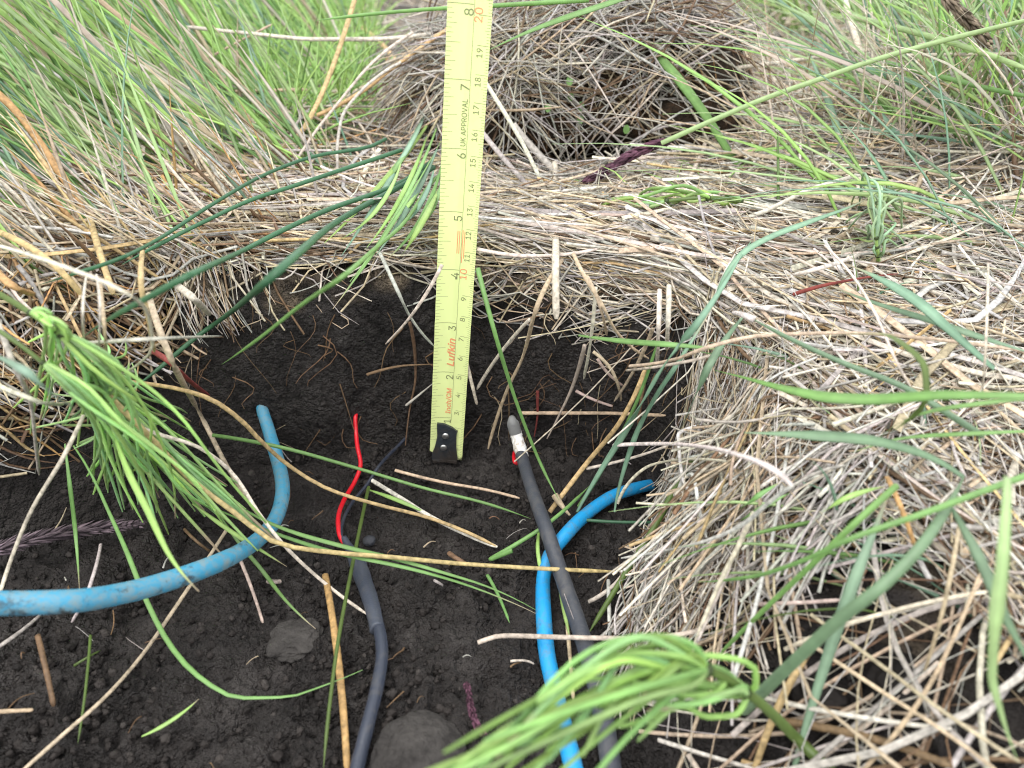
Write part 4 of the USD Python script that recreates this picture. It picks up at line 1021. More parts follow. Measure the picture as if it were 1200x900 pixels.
horsetail('small pale green horsetail tuft in the straw at the right', '1030,310,2 1028,292,14 1026,270,24 1024,250,32', 5,
          {(1028, 300): [(1000, 268, 18), (1055, 270, 18), (1040, 262, 20), (1012, 262, 20), (992, 285, 10), (1062, 290, 10)], (1027, 280): [(1003, 250, 26), (1048, 252, 26), (1015, 245, 28), (1060, 275, 14), (995, 272, 14)], (1025, 262): [(1010, 240, 30), (1040, 241, 30), (1022, 238, 32), (1000, 240, 26), (1055, 250, 24), (1062, 258, 20), (990, 262, 18)], (1027, 290): [(985, 275, 14), (1070, 280, 14), (998, 300, 8), (1058, 300, 8), (1010, 285, 16), (1046, 284, 16)]}, 3.2, 27, pal='palegreen', stem_pal='lime', bow=.06)


# ------------------------------------------------------------------ flower and seed heads
def seed_head(name, label, cat, stem, stem_px, head, wpx, pal, seed, n=90, awn=1.0, stem_pal='green', stem_mat='grass'):
    r = np.random.default_rng(seed)
    t = thing(name, label, cat)
    if stem:
        P, d = trace(stem, 24)
        V, F = tubes(P, (.5 * stem_px * d / FPX)[None], 6, .9)
        put('stem', (V, F), stem_mat, t, tint=np.tile(PAL[stem_pal], (len(V), 1)))
    P, d = trace(head, 30)
    w = .5 * wpx * np.median(d) / FPX
    V, F = tubes(P, np.linspace(.35, .2, 30)[None] * w, 6, 1.0)
    put('spike', (V, F), 'root', t, tint=np.tile(np.array(PAL[pal]) * .7, (len(V), 1)))
    u = r.random(n) * .98
    i = (u * 29).astype(int)
    T = unit(np.gradient(P, axis=0))[i]
    side = unit(np.cross(T, r.normal(size=(n, 3))))
    o = P[i] + side * w * .42
    d2 = unit(T * 1.3 + side * (.33 if awn <= 1 else .5))
    L = w * r.uniform(1.2, 2.2, n) * awn * np.clip((1 - u) * 4, .4, 1)
    k = np.linspace(0, 1, 5)
    Q = o[:, None] + L[:, None, None] * k[None, :, None] * d2[:, None]
    R = w * .30 * np.array([.4, 1, .9, .45, .06])[None] * r.uniform(.7, 1.1, (n, 1))
    V, F = tubes(Q, R, 5, .7)
    c = np.array(PAL[pal]) * r.uniform(.5, 1.9, (n, 1))
    put('spikelets', (V, F), 'root', t, tint=np.repeat(c, 25, 0), kind='stuff')


seed_head('flowering_grass', 'purple flower head on a long pale green stem in front of the sod', 'grass', '1230,18,-30 1140,39,-33 1089,52,-34 1026,70,-35 960,93,-36 900,114,-37 840,139,-38 775,168,-39', 6.5,
          '785,164,-39 740,182,-39.5 705,203,-40 671,222,-40.5', 14, 'purple', 41, 190, 1.0, 'palegreen')
seed_head('seed_head', 'brown seed head nodding into the top right corner', 'grass', '1100,-14,-36 1085,-40,-37', 4, '1106,-6,-36 1122,12,-36 1140,30,-36.5 1160,56,-37', 18, 'dun', 43, 130, 1.0, 'olive')
seed_head('seed_head', 'hairy purple grey grass head on the dark soil at the left', 'grass', None, 3, '-20,650,8 50,630,8 100,621,6 170,614,4', 13, 'mauve', 45, 260, 1.5)
seed_head('seed_head', 'short purple speckled spike lying on soil above the big stone', 'grass', None, 3, '547,800,3 551,825,4 558,848,4 568,862,4', 11, 'purple', 47, 110, .8)


# ------------------------------------------------------------------ single stalks, blades and straws
STRANDS = [
    # rushes over the back left corner
    ('rush', 'rush', 5.5, '452,163,40 433,172,45 373,182,40 316,202,55 243,243,50 186,280,40 143,302,30 87,321,22 45,334,10', 'dark green rush stem, uppermost of those crossing from the tape to the left bank'),
    ('rush', 'rush', 6, '470,176,40 440,186,45 403,198,40 347,217,50 295,234,50 243,258,45 195,282,35 143,310,20', 'dark green rush stem, second from the top above the left corner of the pit'),
    ('rush', 'rush', 7.5, '505,190,40 470,214,45 381,247,45 329,271,55 282,295,60 225,321,55 173,349,45 126,375,30 96,396,12', 'dark green rush stem over the left bank straw, third from the top'),
    ('rush', 'rush', 8, '508,196,40 468,219,45 390,263,55 347,299,70 312,330,80 269,367,-32.5 230,395,-32 186,432,-31 150,460,-30.5', 'dark green rush stem crossing in front of the black corner of the pit wall'),
    ('rush', 'green', 6, '520,200,15 505,215,25 472,263,45 442,289,60 403,323,45 355,356,40 303,397,35 260,427,28', 'green rush stem with its pointed tip in front of the black back wall'),
    # golden and pale stalks at the left
    ('straw', 'gold', 6.5, '418,-8,-47.0 408,25,-46.5 393,70,-46.0 375,115,-45.0 353,155,-44.0 346,164,-43.5 325,178,-43.0 290,200,-41.5 240,232,-39.5 190,265,-37.0 140,297,-34.6 112,314,-33.5', 'long golden stalk with a sharp bend above the left bank'),
    ('straw', 'orange', 9, '-8,105,-34.0 20,132,-33.8 45,165,-33.7 75,210,-33.5 100,245,-33.3 130,290,-33.2 156,333,-33.0', 'orange tan stalk running down the left edge of the grass'),
    ('straw', 'white', 6, '18,55,-40.0 60,85,-40.2 90,105,-40.5 140,145,-40.7 190,175,-40.9 250,215,-41.2 292,242,-41.4', 'long pale stalk lying through the green grass at the upper left'),
    ('straw', 'tan', 6, '-4,-6,-42.0 20,18,-42.0 45,45,-42.0 90,85,-42.0 130,118,-42.0', 'tan stalk in the grass of the top left corner'),
    ('wide', 'palegreen', 12, '272,216,-43.0 240,170,-43.5 215,130,-44.0 190,105,-45.0 160,50,-46.0 128,-8,-48.0', 'broad pale green grass blade rising to the left from the straw'),
    ('straw', 'pale', 4, '484,38,-44.0 440,70,-43.2 400,116,-42.5 360,168,-41.8 328,223,-41.0', 'thin pale stalk arching left of the tape'),
    ('straw', 'pale', 4, '470,73,-42.0 420,110,-41.8 400,140,-41.5 395,180,-41.2 400,235,-41.0', 'thin pale stalk that curves straight down left of the tape'),
    ('straw', 'pale', 5.5, '505,40,-47.0 430,46,-47.0 370,46,-47.0 300,40,-47.0 215,31,-47.0', 'pale horizontal straw in the green grass left of the tape'),
    ('straw', 'pale', 4.5, '222,34,-47.0 213,50,-47.2 211,62,-47.3 214,88,-47.5', 'short broken straw hanging from the pale horizontal straw'),
    ('straw', 'tan', 5, '225,110,-50.0 290,107,-50.0 360,105,-50.0', 'short tan straw lying level in the green grass'),
    ('straw', 'tan', 3.5, '193,98,-48.0 250,65,-48.0 320,28,-48.0', 'thin tan stalk slanting up through the green grass'),
    ('straw', 'gold', 5.5, '372,135,-47.0 420,110,-46.3 460,80,-45.7 530,30,-45.0', 'golden straw behind the tape slanting up to the right'),
    ('straw', 'pale', 5, '-6,287,30 87,317,45 143,341,50 173,366,45 179,408,42 172,418,40 135,441,30', 'pale bent straw that folds back above the left horsetail'),
    ('straw', 'gold', 7, '167,295,20 165,330,30 173,370,32 181,412,28', 'golden upright straw stub at the pit\'s upper left edge'),
    ('straw', 'tan', 6, '174,345,15 200,420,35 235,486,-34 267,548,-33 304,605,-33', 'tan stalk slanting from the left bank down to the blue cable'),
    ('straw', 'gold', 5, '143,447,10 195,453,25 243,466,35 282,492,35 306,517,35 335,543,30 387,574,22 445,592,15 497,605,8 541,621,5 583,641,3', 'long bowed tan stalk crossing the left blue cable and ending on the soil'),
    ('straw', 'maroon', 7, '180,412,15 200,425,25 215,440,25 245,464,12', 'dark maroon withered stalk at the left pit edge'),
    ('straw', 'pale', 4.5, '148,494,30 180,507,40 228,522,45 270,552,42 306,605,38 332,638,25 379,682,8 432,721,3', 'thin pale stalk from the horsetail across the cable to the dark joint'),
    ('straw', 'gold', 6, '88,415,20 129,465,35 180,516,45 222,561,45 270,597,42 299,620,36 328,638,30 387,647,24 460,653,22 533,660,18 629,666,14 720,670,5', 'long golden stalk lying level across the pit over both cables'),
    ('rush', 'green', 5, '250,510,10 324,523,22 416,548,22 497,572,15 570,590,9 622,608,3', 'dark green blade across the pit behind the red wire'),
    ('blade', 'green', 5.5, '250,573,20 328,618,30 401,640,26 467,656,18 519,671,14 570,687,10 630,716,3', 'green blade bowing over the joint to the right blue cable'),
    ('blade', 'green', 5, '240,590,20 320,624,25 395,648,22 470,664,16 530,680,12 600,706,6 628,719,3', 'lower green twin blade bowing over the dark joint'),
    ('blade', 'green', 5, '255,600,25 277,632,18 306,667,10 335,704,6 370,737,3', 'green blade tip pointing down on the soil right of the blue cable'),
    ('blade', 'lime', 5.5, '225,590,30 240,601,28 277,627,25 306,645,18 336,664,10', 'short bright blade lying over the left blue cable'),
    ('rush', 'olive', 5.5, '432,571,8 412,667,14 394,766,8 379,903,4', 'olive blade standing left of the dark cable joint'),
    ('straw', 'white', 5.5, '436,563,5 475,587,4 497,601,4 533,620,3 583,641,3', 'rotting white straw on the soil below the tape'),
    ('blade', 'lime', 5, '432,574,5 475,590,6 507,605,3', 'short light green blade by the rotting white straw'),
    ('straw', 'tan', 4, '463,551,3 519,565,4 570,574,4 609,584,3', 'thin tan straw lying below the tape hook'),
    ('straw', 'orange', 9, '381,674,8 393,748,5 402,830,4 407,905,3', 'orange brown flat stake lying left of the dark cable'),
    ('straw', 'tan', 5, '265,622,20 240,660,14 200,720,8 167,767,6 127,813,6 67,867,6 22,907,6', 'long tan straw slanting to the bottom left corner'),
    ('blade', 'green', 6, '86,522,10 105,552,20 129,603,25 147,643,22 173,707,14 200,757,8 233,793,5 283,818,4 333,817,4 383,802,5 425,785,5', 'green blade looping on the soil under the left blue cable'),
    ('blade', 'green', 5, '76,520,10 82,570,15 88,620,12 93,692,5', 'short green blade hanging straight down left of the cable loop'),
    ('blade', 'lime', 8, '130,496,40 150,552,55 174,600,60 200,653,60 233,693,55', 'bright green flat blade tip hanging over the blue cable'),
    ('blade', 'lime', 5, '166,863,3 200,845,4 233,819,5', 'short bright green leaf piece lying alone on the soil'),
    ('rush', 'olive', 4, '106,745,5 100,810,5 91,872,3', 'dull dark green stick on the soil at the lower left'),
    ('rush', 'olive', 3.5, '87,780,4 100,772,6 118,762,3', 'tiny green piece crossing the dull dark stick'),
    ('straw', 'brown', 7, '44,745,10 55,790,6 63,828,3', 'dark brown rotten stub in the soil at the lower left'),
    ('straw', 'tan', 5, '-5,834,5 39,832,3', 'short straw stub at the left edge of the soil'),
    ('straw', 'grey', 5, '-5,760,5 20,743,6 48,720,4', 'grey straw on the soil below the blue cable at the left edge'),
    ('straw', 'white', 4.5, '118,638,10 104,690,20 84,729,5', 'pale straw tucked behind the left blue cable'),
    ('straw', 'pale', 5.5, '98,487,30 75,534,35 36,600,30 15,650,25 -3,705,20', 'pale straw slanting down in front of the left cable end'),
    ('straw', 'pink', 4, '281,655,15 295,690,6 308,730,3', 'short brownish straw hanging below the blue cable'),
    ('straw', 'brown', 3.5, '216,620,8 230,634,8 246,646,4', 'thin brown bit behind the left blue cable'),
    ('straw', 'grey', 6.5, '-3,375,20 18,432,30 36,471,32 42,522,28 46,556,15', 'grey folded straw hanging down at the left edge'),
    ('straw', 'pale', 6, '-6,450,20 30,465,35 51,472,38 74,474,30', 'pale straw with a split end at the left edge'),
    ('blade', 'blue', 11, '-10,415,30 30,435,50 66,465,55 95,482,50', 'blue green blade under the left horsetail'),
    ('straw', 'pale', 3.5, '101,325,25 97,365,35 99,402,25', 'thin pale straw standing at the left bank edge'),
    ('straw', 'pale', 3.5, '113,322,25 117,360,35 114,422,25', 'thin looped straw beside the golden stub'),
    ('straw', 'tan', 4.5, '118,333,20 122,380,32 127,436,20', 'thin tan straw standing in front of the left bank face'),
    ('straw', 'pale', 5, '100,402,20 180,397,45 260,394,-35', 'pale straw stub jutting level over the pit\'s left corner'),
    ('straw', 'pale', 9, '208,335,6 226,349,16 246,369,-36.5', 'thick pale straw stub poking over the black corner'),
    ('straw', 'orange', 9, '-6,315,15 15,335,18 40,345,12', 'broad orange dead leaf base at the left edge'),
    ('straw', 'gold', 8, '-6,270,25 50,300,25 95,345,15', 'broad golden dead leaf slanting over the left bank'),
    ('straw', 'gold', 8, '105,255,12 118,300,14 133,345,8', 'golden dead leaf upright on the left bank'),
    # hanging over the back wall
    ('straw', 'grey', 4.5, '445,296,6 467,343,10 480,370,8 508,405,8', 'grey straw drooping over the wall to the left side of the tape'),
    ('straw', 'pale', 4.5, '518,310,12 487,363,14 452,403,8', 'pale straw slanting down left from behind the tape'),
    ('root', 'brown', 4, '480,378,2 487,440,2 480,480,2 475,522,2', 'thin brown root running down the back wall left of the tape'),
    ('root', 'brown', 4, '430,439,2 480,428,3 510,427,2', 'brown root lying level in the back wall left of the tape'),
    ('root', 'grey', 3.5, '476,475,2 492,462,4 509,448,3', 'short grey root beside the left edge of the tape'),
    ('straw', 'pale', 4.5, '545,418,6 553,450,8 559,474,6', 'short pale straw hanging at the right edge of the tape'),
    ('rush', 'green', 5.5, '560,315,14 577,380,25 597,447,30 613,493,30 632,540,26 655,586,14', 'long green blade running down from the rim past the grey probe tip'),
    ('root', 'tan', 9, '650,580,10 658,592,10 668,604,6', 'frayed tan base of the long green blade'),
    ('straw', 'tan', 5, '658,305,12 630,357,18 613,417,16 593,460,12 572,526,5', 'long tan straw hanging down the back wall right of the tape'),
    ('straw', 'pale', 5.5, '620,375,12 587,413,12 559,456,6', 'pale straw slanting across the top of the back wall'),
    ('straw', 'pale', 8.5, '650,190,-42 652,250,-40 651,310,18 652,374,18', 'thick pale stick hanging over the rim right of the tape'),
    ('straw', 'tan', 5, '611,484,3 690,484,3 780,487,3', 'straw lying level against the back wall beside the probe tip'),
    ('root', 'pink', 5, '685,405,8 672,450,5 657,483,4 641,514,3', 'reddish brown root hanging on the right half of the back wall'),
    ('root', 'maroon', 4, '630,458,2 630,480,2 626,512,2', 'dark red root stub on the wall behind the probe tip'),
    ('straw', 'pale', 4.5, '698,336,12 693,393,16 684,444,8', 'pale straw hanging at the right half of the rim'),
    ('straw', 'tan', 5, '672,298,14 687,327,18 707,360,18 722,388,14 760,420,8', 'bent tan straw hanging over the right half of the rim'),
    ('straw', 'tan', 4.5, '688,324,14 700,350,18 711,393,10', 'short tan straw hanging beside the bent straw at the rim'),
    ('straw', 'pale', 6, '773,340,14 772,380,18 770,425,12', 'pale straight straw hanging at the right end of the rim'),
    ('straw', 'pale', 6.5, '784,335,14 783,375,18 781,410,12', 'thick pale straw hanging right of the straight one at the rim'),
    ('straw', 'pink', 4, '700,420,4 715,440,6 730,452,3', 'short pinkish straw on the right half of the back wall'),
    ('straw', 'pink', 4, '675,458,3 695,468,4 718,476,3', 'brownish straw bit on the back wall above the blue cable'),
    ('straw', 'tan', 4.5, '695,412,5 720,440,9 728,470,5', 'tan forked straw against the right half of the wall'),
    ('straw', 'tan', 4.5, '765,385,10 745,430,12 720,470,6', 'tan straw slanting left against the right wall'),
    ('straw', 'brown', 4, '755,450,4 750,480,6 747,512,3', 'brown straw against the right end of the wall'),
    ('blade', 'green', 7, '678,393,14 733,400,22 800,405,22 855,411,10', 'green blade lying level across the right rim of the pit'),
    ('straw', 'tan', 5, '738,429,25 784,423,25 832,406,18 895,393,14 990,390,12 1080,396,14 1140,403,14 1208,412,14', 'long tan stalk sweeping over the right bank to the edge of the picture'),
    ('straw', 'pink', 4.5, '735,434,22 808,423,22 835,416,14', 'short pinkish stalk just below the long sweeping stalk'),
    ('blade', 'blue', 10, '676,600,8 700,558,22 730,510,30 784,420,32 820,375,26 852,328,22 870,297,22 880,283,22', 'blue green blade leaning from the pit up over the rim'),
    ('blade', 'blue', 7.5, '720,600,8 745,510,30 772,459,32 790,432,26 835,360,16', 'narrow blue green blade beside the leaning broad one'),
    ('straw', 'gold', 6, '644,600,5 685,546,20 730,489,25 757,430,18', 'tan stalk leaning with the green blades at the right corner'),
    ('rush', 'green', 5, '678,594,5 715,534,22 751,459,26 772,395,18', 'thin green blade leaning behind the tan stalk'),
    ('blade', 'blue', 8, '840,345,12 870,297,22 900,279,26 954,258,26 1002,240,22 1025,228,18', 'pale blue green blade bent over the straw above the right rim'),
    ('blade', 'mist', 9, '870,372,10 830,430,18 808,480,20 790,520,8', 'pale green blade lying down the bundle of grey straw'),
    ('straw', 'white', 7, '719,522,30 784,520,34 832,525,34 868,534,34 904,549,34 928,569,32', 'white flat straw arching over the hanging thatch'),
    ('straw', 'white', 5, '928,569,32 900,590,32 870,615,30 820,636,28 770,647,22 728,654,14', 'white straw folded back down to the left from the arch'),
    ('straw', 'pale', 5.5, '884,600,24 865,640,24 840,690,22 811,766,16', 'pale straw slanting down past the round soil clod'),
    ('straw', 'pale', 4, '687,549,18 739,537,24 783,522,18', 'thin pale straw poking left from the hanging thatch'),
    ('straw', 'pale', 4, '724,590,14 736,567,22 766,544,26 808,538,26 852,541,20', 'curly pale straw over the end of the right blue cable'),
    ('straw', 'white', 4.5, '816,500,18 795,510,26 800,560,28 812,580,22', 'curled white straw on the hanging grey bundle'),
    ('straw', 'white', 5, '806,605,16 798,570,24 810,555,26 820,600,20 828,630,14', 'looped white straw low on the grey bundle'),
    ('straw', 'pink', 6, '560,753,3 590,745,7 667,747,14 737,748,14 800,743,12 835,733,8', 'pinkish straw lying level over both right cables'),
    ('rush', 'olive', 8.5, '812,540,14 790,575,20 769,614,18 739,662,12 715,701,8 688,745,3', 'thick olive stem standing against the straw slope right of the blue cable'),
    ('straw', 'grey', 5, '713,680,5 714,720,8 716,775,4', 'grey upright straw beside the grey probe lead'),
    ('straw', 'tan', 5, '664,720,3 668,770,4 672,820,4', 'tan straw between the two right cables'),
    ('straw', 'pale', 5, '690,705,3 720,685,6 735,665,4', 'short pale straw at the foot of the olive stem'),
    ('blade', 'lime', 5, '634,610,4 630,640,5 636,680,5 640,700,4', 'wilted light green blade beside the grey lead'),
    ('blade', 'lime', 5, '655,690,4 662,720,5 668,750,4', 'light green blade between blue cable and grey lead'),
    ('rush', 'green', 6, '600,645,8 575,655,4 640,615,10 690,570,10', 'dark green stem crossing behind the grey lead'),
    ('rush', 'green', 4.5, '571,674,3 585,700,4 597,730,3', 'short green stick on the soil left of the right blue cable'),
    ('rush', 'rush', 4.5, '670,608,6 740,612,9 790,612,6', 'green stalk lying level under the right blue cable end'),
    ('straw', 'white', 3.5, '509,680,3 514,683,5 519,686,3', 'tiny curled white bit on the soil in the middle of the pit'),
    ('straw', 'pink', 6, '314,681,3 321,682,4 329,681,3', 'tiny pinkish husk on the soil below the blue cable'),
    ('straw', 'brown', 6, '526,648,3 536,655,5 548,662,4', 'reddish brown leaf scrap under the long golden stalk'),
    ('straw', 'pale', 3, '598,775,2 613,774,3 626,778,2', 'small pale scrap left of the right blue cable'),
    # the right bank
    ('wide', 'olive', 9, '1028,514,20 1067,490,30 1078,480,32 1086,462,34 1084,432,36 1062,406,38 1032,391,36 990,391,28 962,400,20', 'dark green curled blade making a hook on the right bank'),
    ('wide', 'green', 14, '1215,465,40 1110,463,36 1020,468,30 975,466,28 930,458,24 870,442,18 838,434,12', 'broad bright green blade lying level over the right bank'),
    ('rush', 'mist', 8.5, '1150,510,18 1100,478,24 1062,455,24 990,426,24 930,399,22 879,372,16', 'smooth blue green stem slanting over the right bank'),
    ('straw', 'white', 9, '884,375,17 874,370,17 860,367,12', 'white sheath at the upper tip of the smooth slanting stem'),
    ('wide', 'blue', 13, '1165,432,16 1110,384,24 1080,357,26 1032,327,24 990,309,14', 'broad pale blue green blade slanting down the right bank'),
    ('blade', 'mist', 8, '1210,414,16 1152,396,22 1098,378,22 1014,351,18 966,332,10', 'narrow pale green blade under the broad blue green one'),
    ('root', 'maroon', 5, '930,345,10 972,333,16 1052,321,10', 'maroon stem lying on the straw of the right bank'),
    ('straw', 'pale', 4, '967,288,20 1008,336,24 1032,381,26 1050,423,26 1070,458,18', 'thin pale stalk slanting down through the middle of the right bank'),
    ('straw', 'pale', 3.5, '1158,310,20 1155,408,26 1151,460,14', 'thin pale stalk standing upright at the right'),
    ('wide', 'mist', 15, '1130,560,-20 1093,537,-20 1053,523,-20 1013,515,-20.3 947,510,-20.8 872,507,-21.5', 'blurred grey green blade pointing left over the right bank'),
    ('rush', 'mist', 17, '872,832,-21 933,773,-18.6 987,723,-17.4 1033,687,-16.8 1077,643,-16.8 1112,592,-18 1130,558,-20', 'thick blurred grey green stem slanting up from the lower right'),
    ('wide', 'palegreen', 24, '1181,560,-16 1178,620,-15.2 1175,660,-15 1168,720,-15 1163,790,-15.4 1172,830,-15.6 1192,890,-16', 'broad blurred green blade hanging at the right edge'),
    ('blade', 'mist', 13, '1112,590,-18 1147,653,-17 1180,727,-16.6 1215,790,-16.6', 'grey green blade running down to the right edge from the thick stem'),
    ('wide', 'blue', 14, '930,903,4 973,760,16 1000,683,20 1037,590,18 1046,565,10', 'straight flat green blade standing on the lower right straw'),
    ('rush', 'green', 8, '1210,555,30 1140,580,32 1087,600,32 1000,630,30 933,660,26 880,676,22 815,682,12', 'green rush bowing left with a reddish tip over the right bank'),
    ('rush', 'green', 8, '1050,570,20 1013,603,24 950,663,22 897,713,18 833,777,8', 'green stem slanting down behind the front horsetail'),
    ('blade', 'green', 6.5, '1215,468,30 1117,477,26 1073,487,24 1030,513,12', 'narrow green blade beside the curled dark blade'),
    ('blade', 'green', 6, '1215,505,24 1140,508,22 1070,512,20 1000,530,14', 'green blade low on the right bank near the edge'),
    ('straw', 'tan', 5.5, '1010,903,6 1083,813,14 1113,757,14 1150,668,8', 'tan straw slanting up to the right at the lower right'),
    ('straw', 'tan', 5.5, '950,720,10 1033,780,14 1100,830,16 1195,893,10', 'tan straw slanting down to the right, upper of two'),
    ('straw', 'tan', 5.5, '955,758,10 1033,810,12 1100,853,12 1168,903,8', 'tan straw slanting down to the right, lower of two'),
    ('straw', 'pink', 5, '888,708,8 940,706,10 985,703,6', 'short level straw above the small soil clod'),
    ('straw', 'tan', 5.5, '1124,616,14 1110,693,16 1083,788,8', 'tan straw crossing the thick blurred stem'),
    ('straw', 'brown', 10, '915,845,6 1000,860,8 1115,898,6', 'thick brown stalk lying along the bottom right'),
    ('straw', 'gold', 9, '942,772,8 910,833,10 884,903,6', 'thick tan straw stub at the foot of the front horsetail'),
    ('straw', 'pale', 6, '890,816,8 987,837,12 1115,854,8', 'pale straw lying level behind the front horsetail stem'),
    ('straw', 'pale', 5.5, '920,761,8 1007,727,14 1160,693,10', 'pale straw lying gently up to the right on the lower bank'),
    ('blade', 'lime', 7, '965,600,10 1000,580,16 1040,570,10', 'yellow green blade low on the right bank'),
    ('blade', 'green', 7, '860,602,8 890,580,14 915,565,8', 'green blade pair end under the white arching straw'),
    ('blade', 'green', 7, '868,610,8 905,588,14 925,578,8', 'lower green blade under the white arching straw'),
    ('rush', 'olive', 4.5, '770,690,4 775,720,6 757,790,4', 'green stalk lying in the lower end of the hanging thatch'),
    ('straw', 'orange', 7, '1040,560,14 1058,600,18 1072,640,12', 'rusty orange stem standing in the right bank'),
    # grass round the sod and in the right background
    ('rush', 'palegreen', 9, '999,20,-44 1068,37,-40 1128,54,-37 1215,86,-34', 'blurred green stem running down to the right edge, upper of two'),
    ('rush', 'green', 8, '1035,73,-42 1095,88,-39 1155,103,-37 1215,115,-35', 'blurred green stem running down to the right edge, lower of two'),
    ('straw', 'pale', 5, '836,83,-45 930,71,-46 1050,55,-48 1110,50,-50', 'pale straw lying level right of the sod'),
    ('straw', 'pale', 5, '1048,65,-42 1120,64,-40 1215,63,-38', 'pale straight straw near the top right'),
    ('straw', 'pale', 8, '989,-6,-50.0 1008,60,-46.0 1032,120,-43.5 1068,168,-41.5 1105,215,-39.0 1142,272,-36.5', 'long pale stalk leaning left behind the right bank'),
    ('wide', 'blue', 9, '1135,268,-36.6 1095,216,-39.0 1050,156,-41.0 1008,102,-43.0', 'blue green blade beside the long pale leaning stalk'),
    ('wide', 'blue', 9, '1022,240,-40.0 990,174,-41.0 969,114,-43.0 942,48,-46.0', 'blue green blade leaning left right of the sod'),
    ('rush', 'brown', 6, '1198,232,-37.0 1188,180,-38.0 1185,105,-39.0 1175,-6,-40.0', 'brown upright stem at the right edge'),
    ('wide', 'green', 11, '892,226,-42.5 862,190,-42.0 830,140,-42.0 785,81,-43.0 722,15,-45.0', 'green blade leaning left across the right end of the sod'),
    ('blade', 'green', 8.5, '770,-14,-34 704,7,-34 632,32,-35 574,58,-36', 'green blade slanting down to the tape at the top'),
    ('rush', 'green', 6, '690,0,-36 573,7,-36 500,11,-37 370,24,-38', 'thin green stem crossing behind the tape at the top'),
    ('straw', 'pale', 5.5, '569,97,-40.0 590,130,-40.2 614,171,-40.3 650,250,-40.5', 'pale straw slanting down right from the tape in front of the sod'),
    ('straw', 'grey', 9, '601,146,-43.0 635,185,-43.5 675,224,-44.0', 'thick grey stick leaning in front of the sod'),
    ('straw', 'grey', 6.5, '565,155,-41.0 600,197,-40.8 650,250,-40.6', 'grey stick running from the tape to the hanging pale stick'),
    ('rush', 'olive', 4.5, '894,322,4 903,280,-36 912,240,-36.5 911,150,-37.5', 'thin dark green upright stem right of the sod'),
    ('straw', 'pale', 6, '848,262,8 890,250,14 950,222,18 1010,205,10', 'pale straw on the hummock right of the sod'),
    ('straw', 'white', 6, '930,322,8 975,310,14 1010,297,8', 'white straw below the small horsetail tuft'),
    ('straw', 'pale', 6, '590,262,8 720,266,10 850,282,6', 'long pale straw along the rim behind the hanging stick'),
    ('straw', 'pale', 5, '560,292,8 620,300,10 700,292,8', 'pale straw along the rim just right of the tape'),
    ('straw', 'gold', 6, '420,30,20 455,60,25 478,100,12', 'golden straw in the dark gap at the left end of the sod'),
    ('straw', 'orange', 8, '455,70,10 470,90,14 500,110,8', 'orange rotten leaf at the left end of the sod'),
    ('straw', 'orange', 7, '470,120,8 490,128,12 515,140,8', 'orange rotten leaf low at the left end of the sod'),
]
for row in STRANDS:
    strand(*row)
# the fan of grass left of the tape
r_ = np.random.default_rng(99)
FAN = [(500, 160, 430, 290), (515, 140, 410, 330), (512, 175, 440, 300), (505, 120, 400, 300), (518, 190, 452, 305), (508, 200, 462, 270), (500, 130, 425, 240), (515, 220, 470, 300), (488, 150, 430, 230), (517, 165, 390, 362), (495, 205, 445, 262), (512, 130, 380, 285), (519, 205, 480, 275), (470, 190, 400, 280)]
FAN.sort(key=lambda a: a[2])
ORD = 'first second third fourth fifth sixth seventh eighth ninth tenth eleventh twelfth thirteenth fourteenth'.split()
for i, (x0, y0, x1, y1) in enumerate(FAN):
    mx, my = (x0 + x1) / 2 + r_.normal(4, 4), (y0 + y1) / 2 + r_.normal(6, 4)
    p = strand('blade', ['lime', 'green', 'blue'][i % 3], r_.uniform(5, 8), f'{x0},{y0},{30 + i} {mx:.0f},{my:.0f},{45 + i} {x1},{y1},10', f'{["bright green", "green", "blue green"][i % 3]} fan blade left of the tape, {ORD[i]} from the left by its lower end', tip=None)
    tag(p, group='grass fan left of the tape')

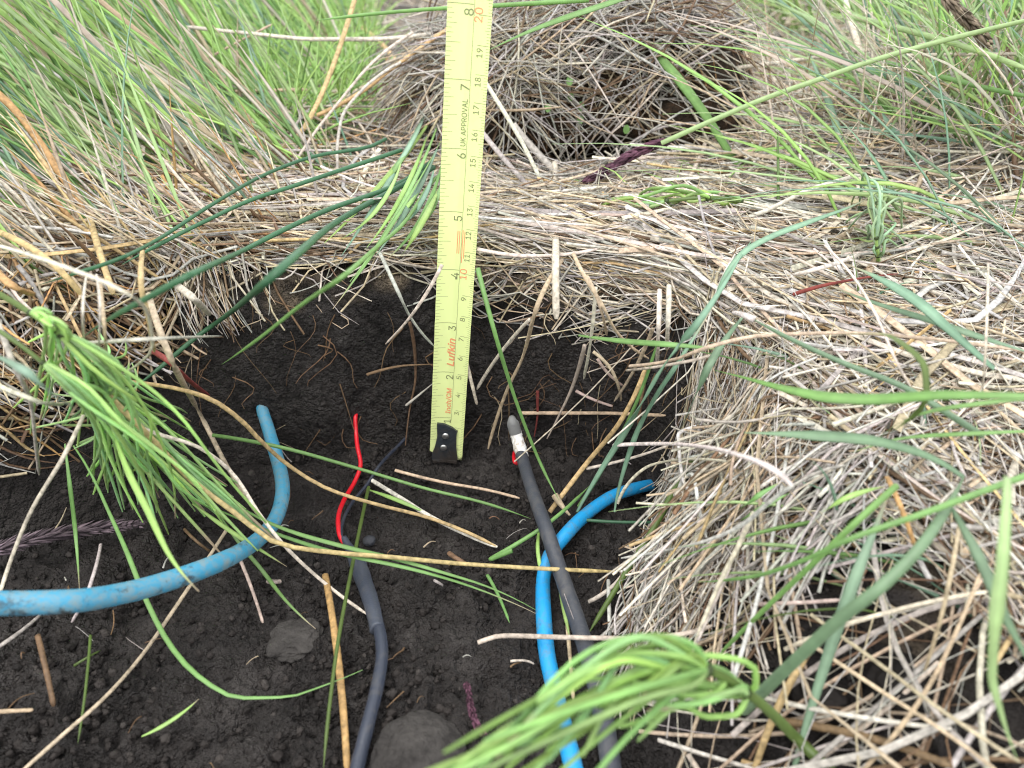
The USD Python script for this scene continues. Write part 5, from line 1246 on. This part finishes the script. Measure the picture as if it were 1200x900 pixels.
def wall_roots():
    r = np.random.default_rng(61)
    n = 110
    px, py = r.uniform(230, 830, n), r.uniform(335, 520, n)
    d = hit(px, py)
    A = EYE + ray(px, py) * d[:, None]
    ok = (A[:, 2] > .012) & (A[:, 2] < .085) & (poly_sd(A[:, 0], A[:, 1], RIM) < -.001)
    A = A[ok]; n = len(A)
    L = r.uniform(.006, .032, n)
    u = np.linspace(0, 1, 7)
    dirx = r.normal(0, .6, n)
    Q = A[:, None] + L[:, None, None] * (u[None, :, None] * np.stack([dirx, -r.uniform(.05, .3, n), -np.ones(n)], -1)[:, None])
    Q[..., 0] += .004 * np.sin(u * 5)[None] * r.normal(size=(n, 1)); Q[..., 1] -= .0015
    Q[..., 2] = np.maximum(Q[..., 2], H(Q[..., 0], Q[..., 1]) + .0008)
    R = r.uniform(.00012, .00038, n)[:, None] * (1 - .6 * u)[None]
    emit('fine_wall_roots', Q, np.broadcast_to(R, Q.shape[:2]).copy(), colours(n, {'brown': 5, 'tan': .6}, r), 'root', 1.0, np.array([.1, -.8, .5]), 'hair fine roots sticking out of the black pit walls', 'roots')
    n = 60
    px, py = r.uniform(-60, 760, n), r.uniform(540, 960, n)
    A = EYE + ray(px, py) * hit(px, py)[:, None]
    ok = poly_sd(A[:, 0], A[:, 1], FLOOR) < 0
    A = A[ok]; n = len(A)
    a = r.uniform(0, 2 * np.pi, n); L = r.uniform(.002, .010, n)
    w = np.stack([np.cos(a), np.sin(a), np.zeros(n)], -1)
    Q = A[:, None] + L[:, None, None] * (u[None, :, None] * w[:, None] + (r.normal(0, .18, (n, 1)) * u ** 2)[..., None] * np.stack([-w[:, 1], w[:, 0], w[:, 2]], -1)[:, None])
    Q[..., 2] = H(Q[..., 0], Q[..., 1]) + .0016 + .002 * np.sin(u * 3)[None] * r.random((n, 1))
    R = r.uniform(.00012, .00045, n)[:, None] * (1 - .5 * u)[None]
    emit('soil_debris', Q, np.broadcast_to(R, Q.shape[:2]).copy(), colours(n, {'brown': 6, 'grey': 1.5, 'tan': 1}, r), 'root', .8, np.array([.1, -.5, .8]), 'fine root bits and straw scraps on the pit floor', 'debris')


wall_roots()
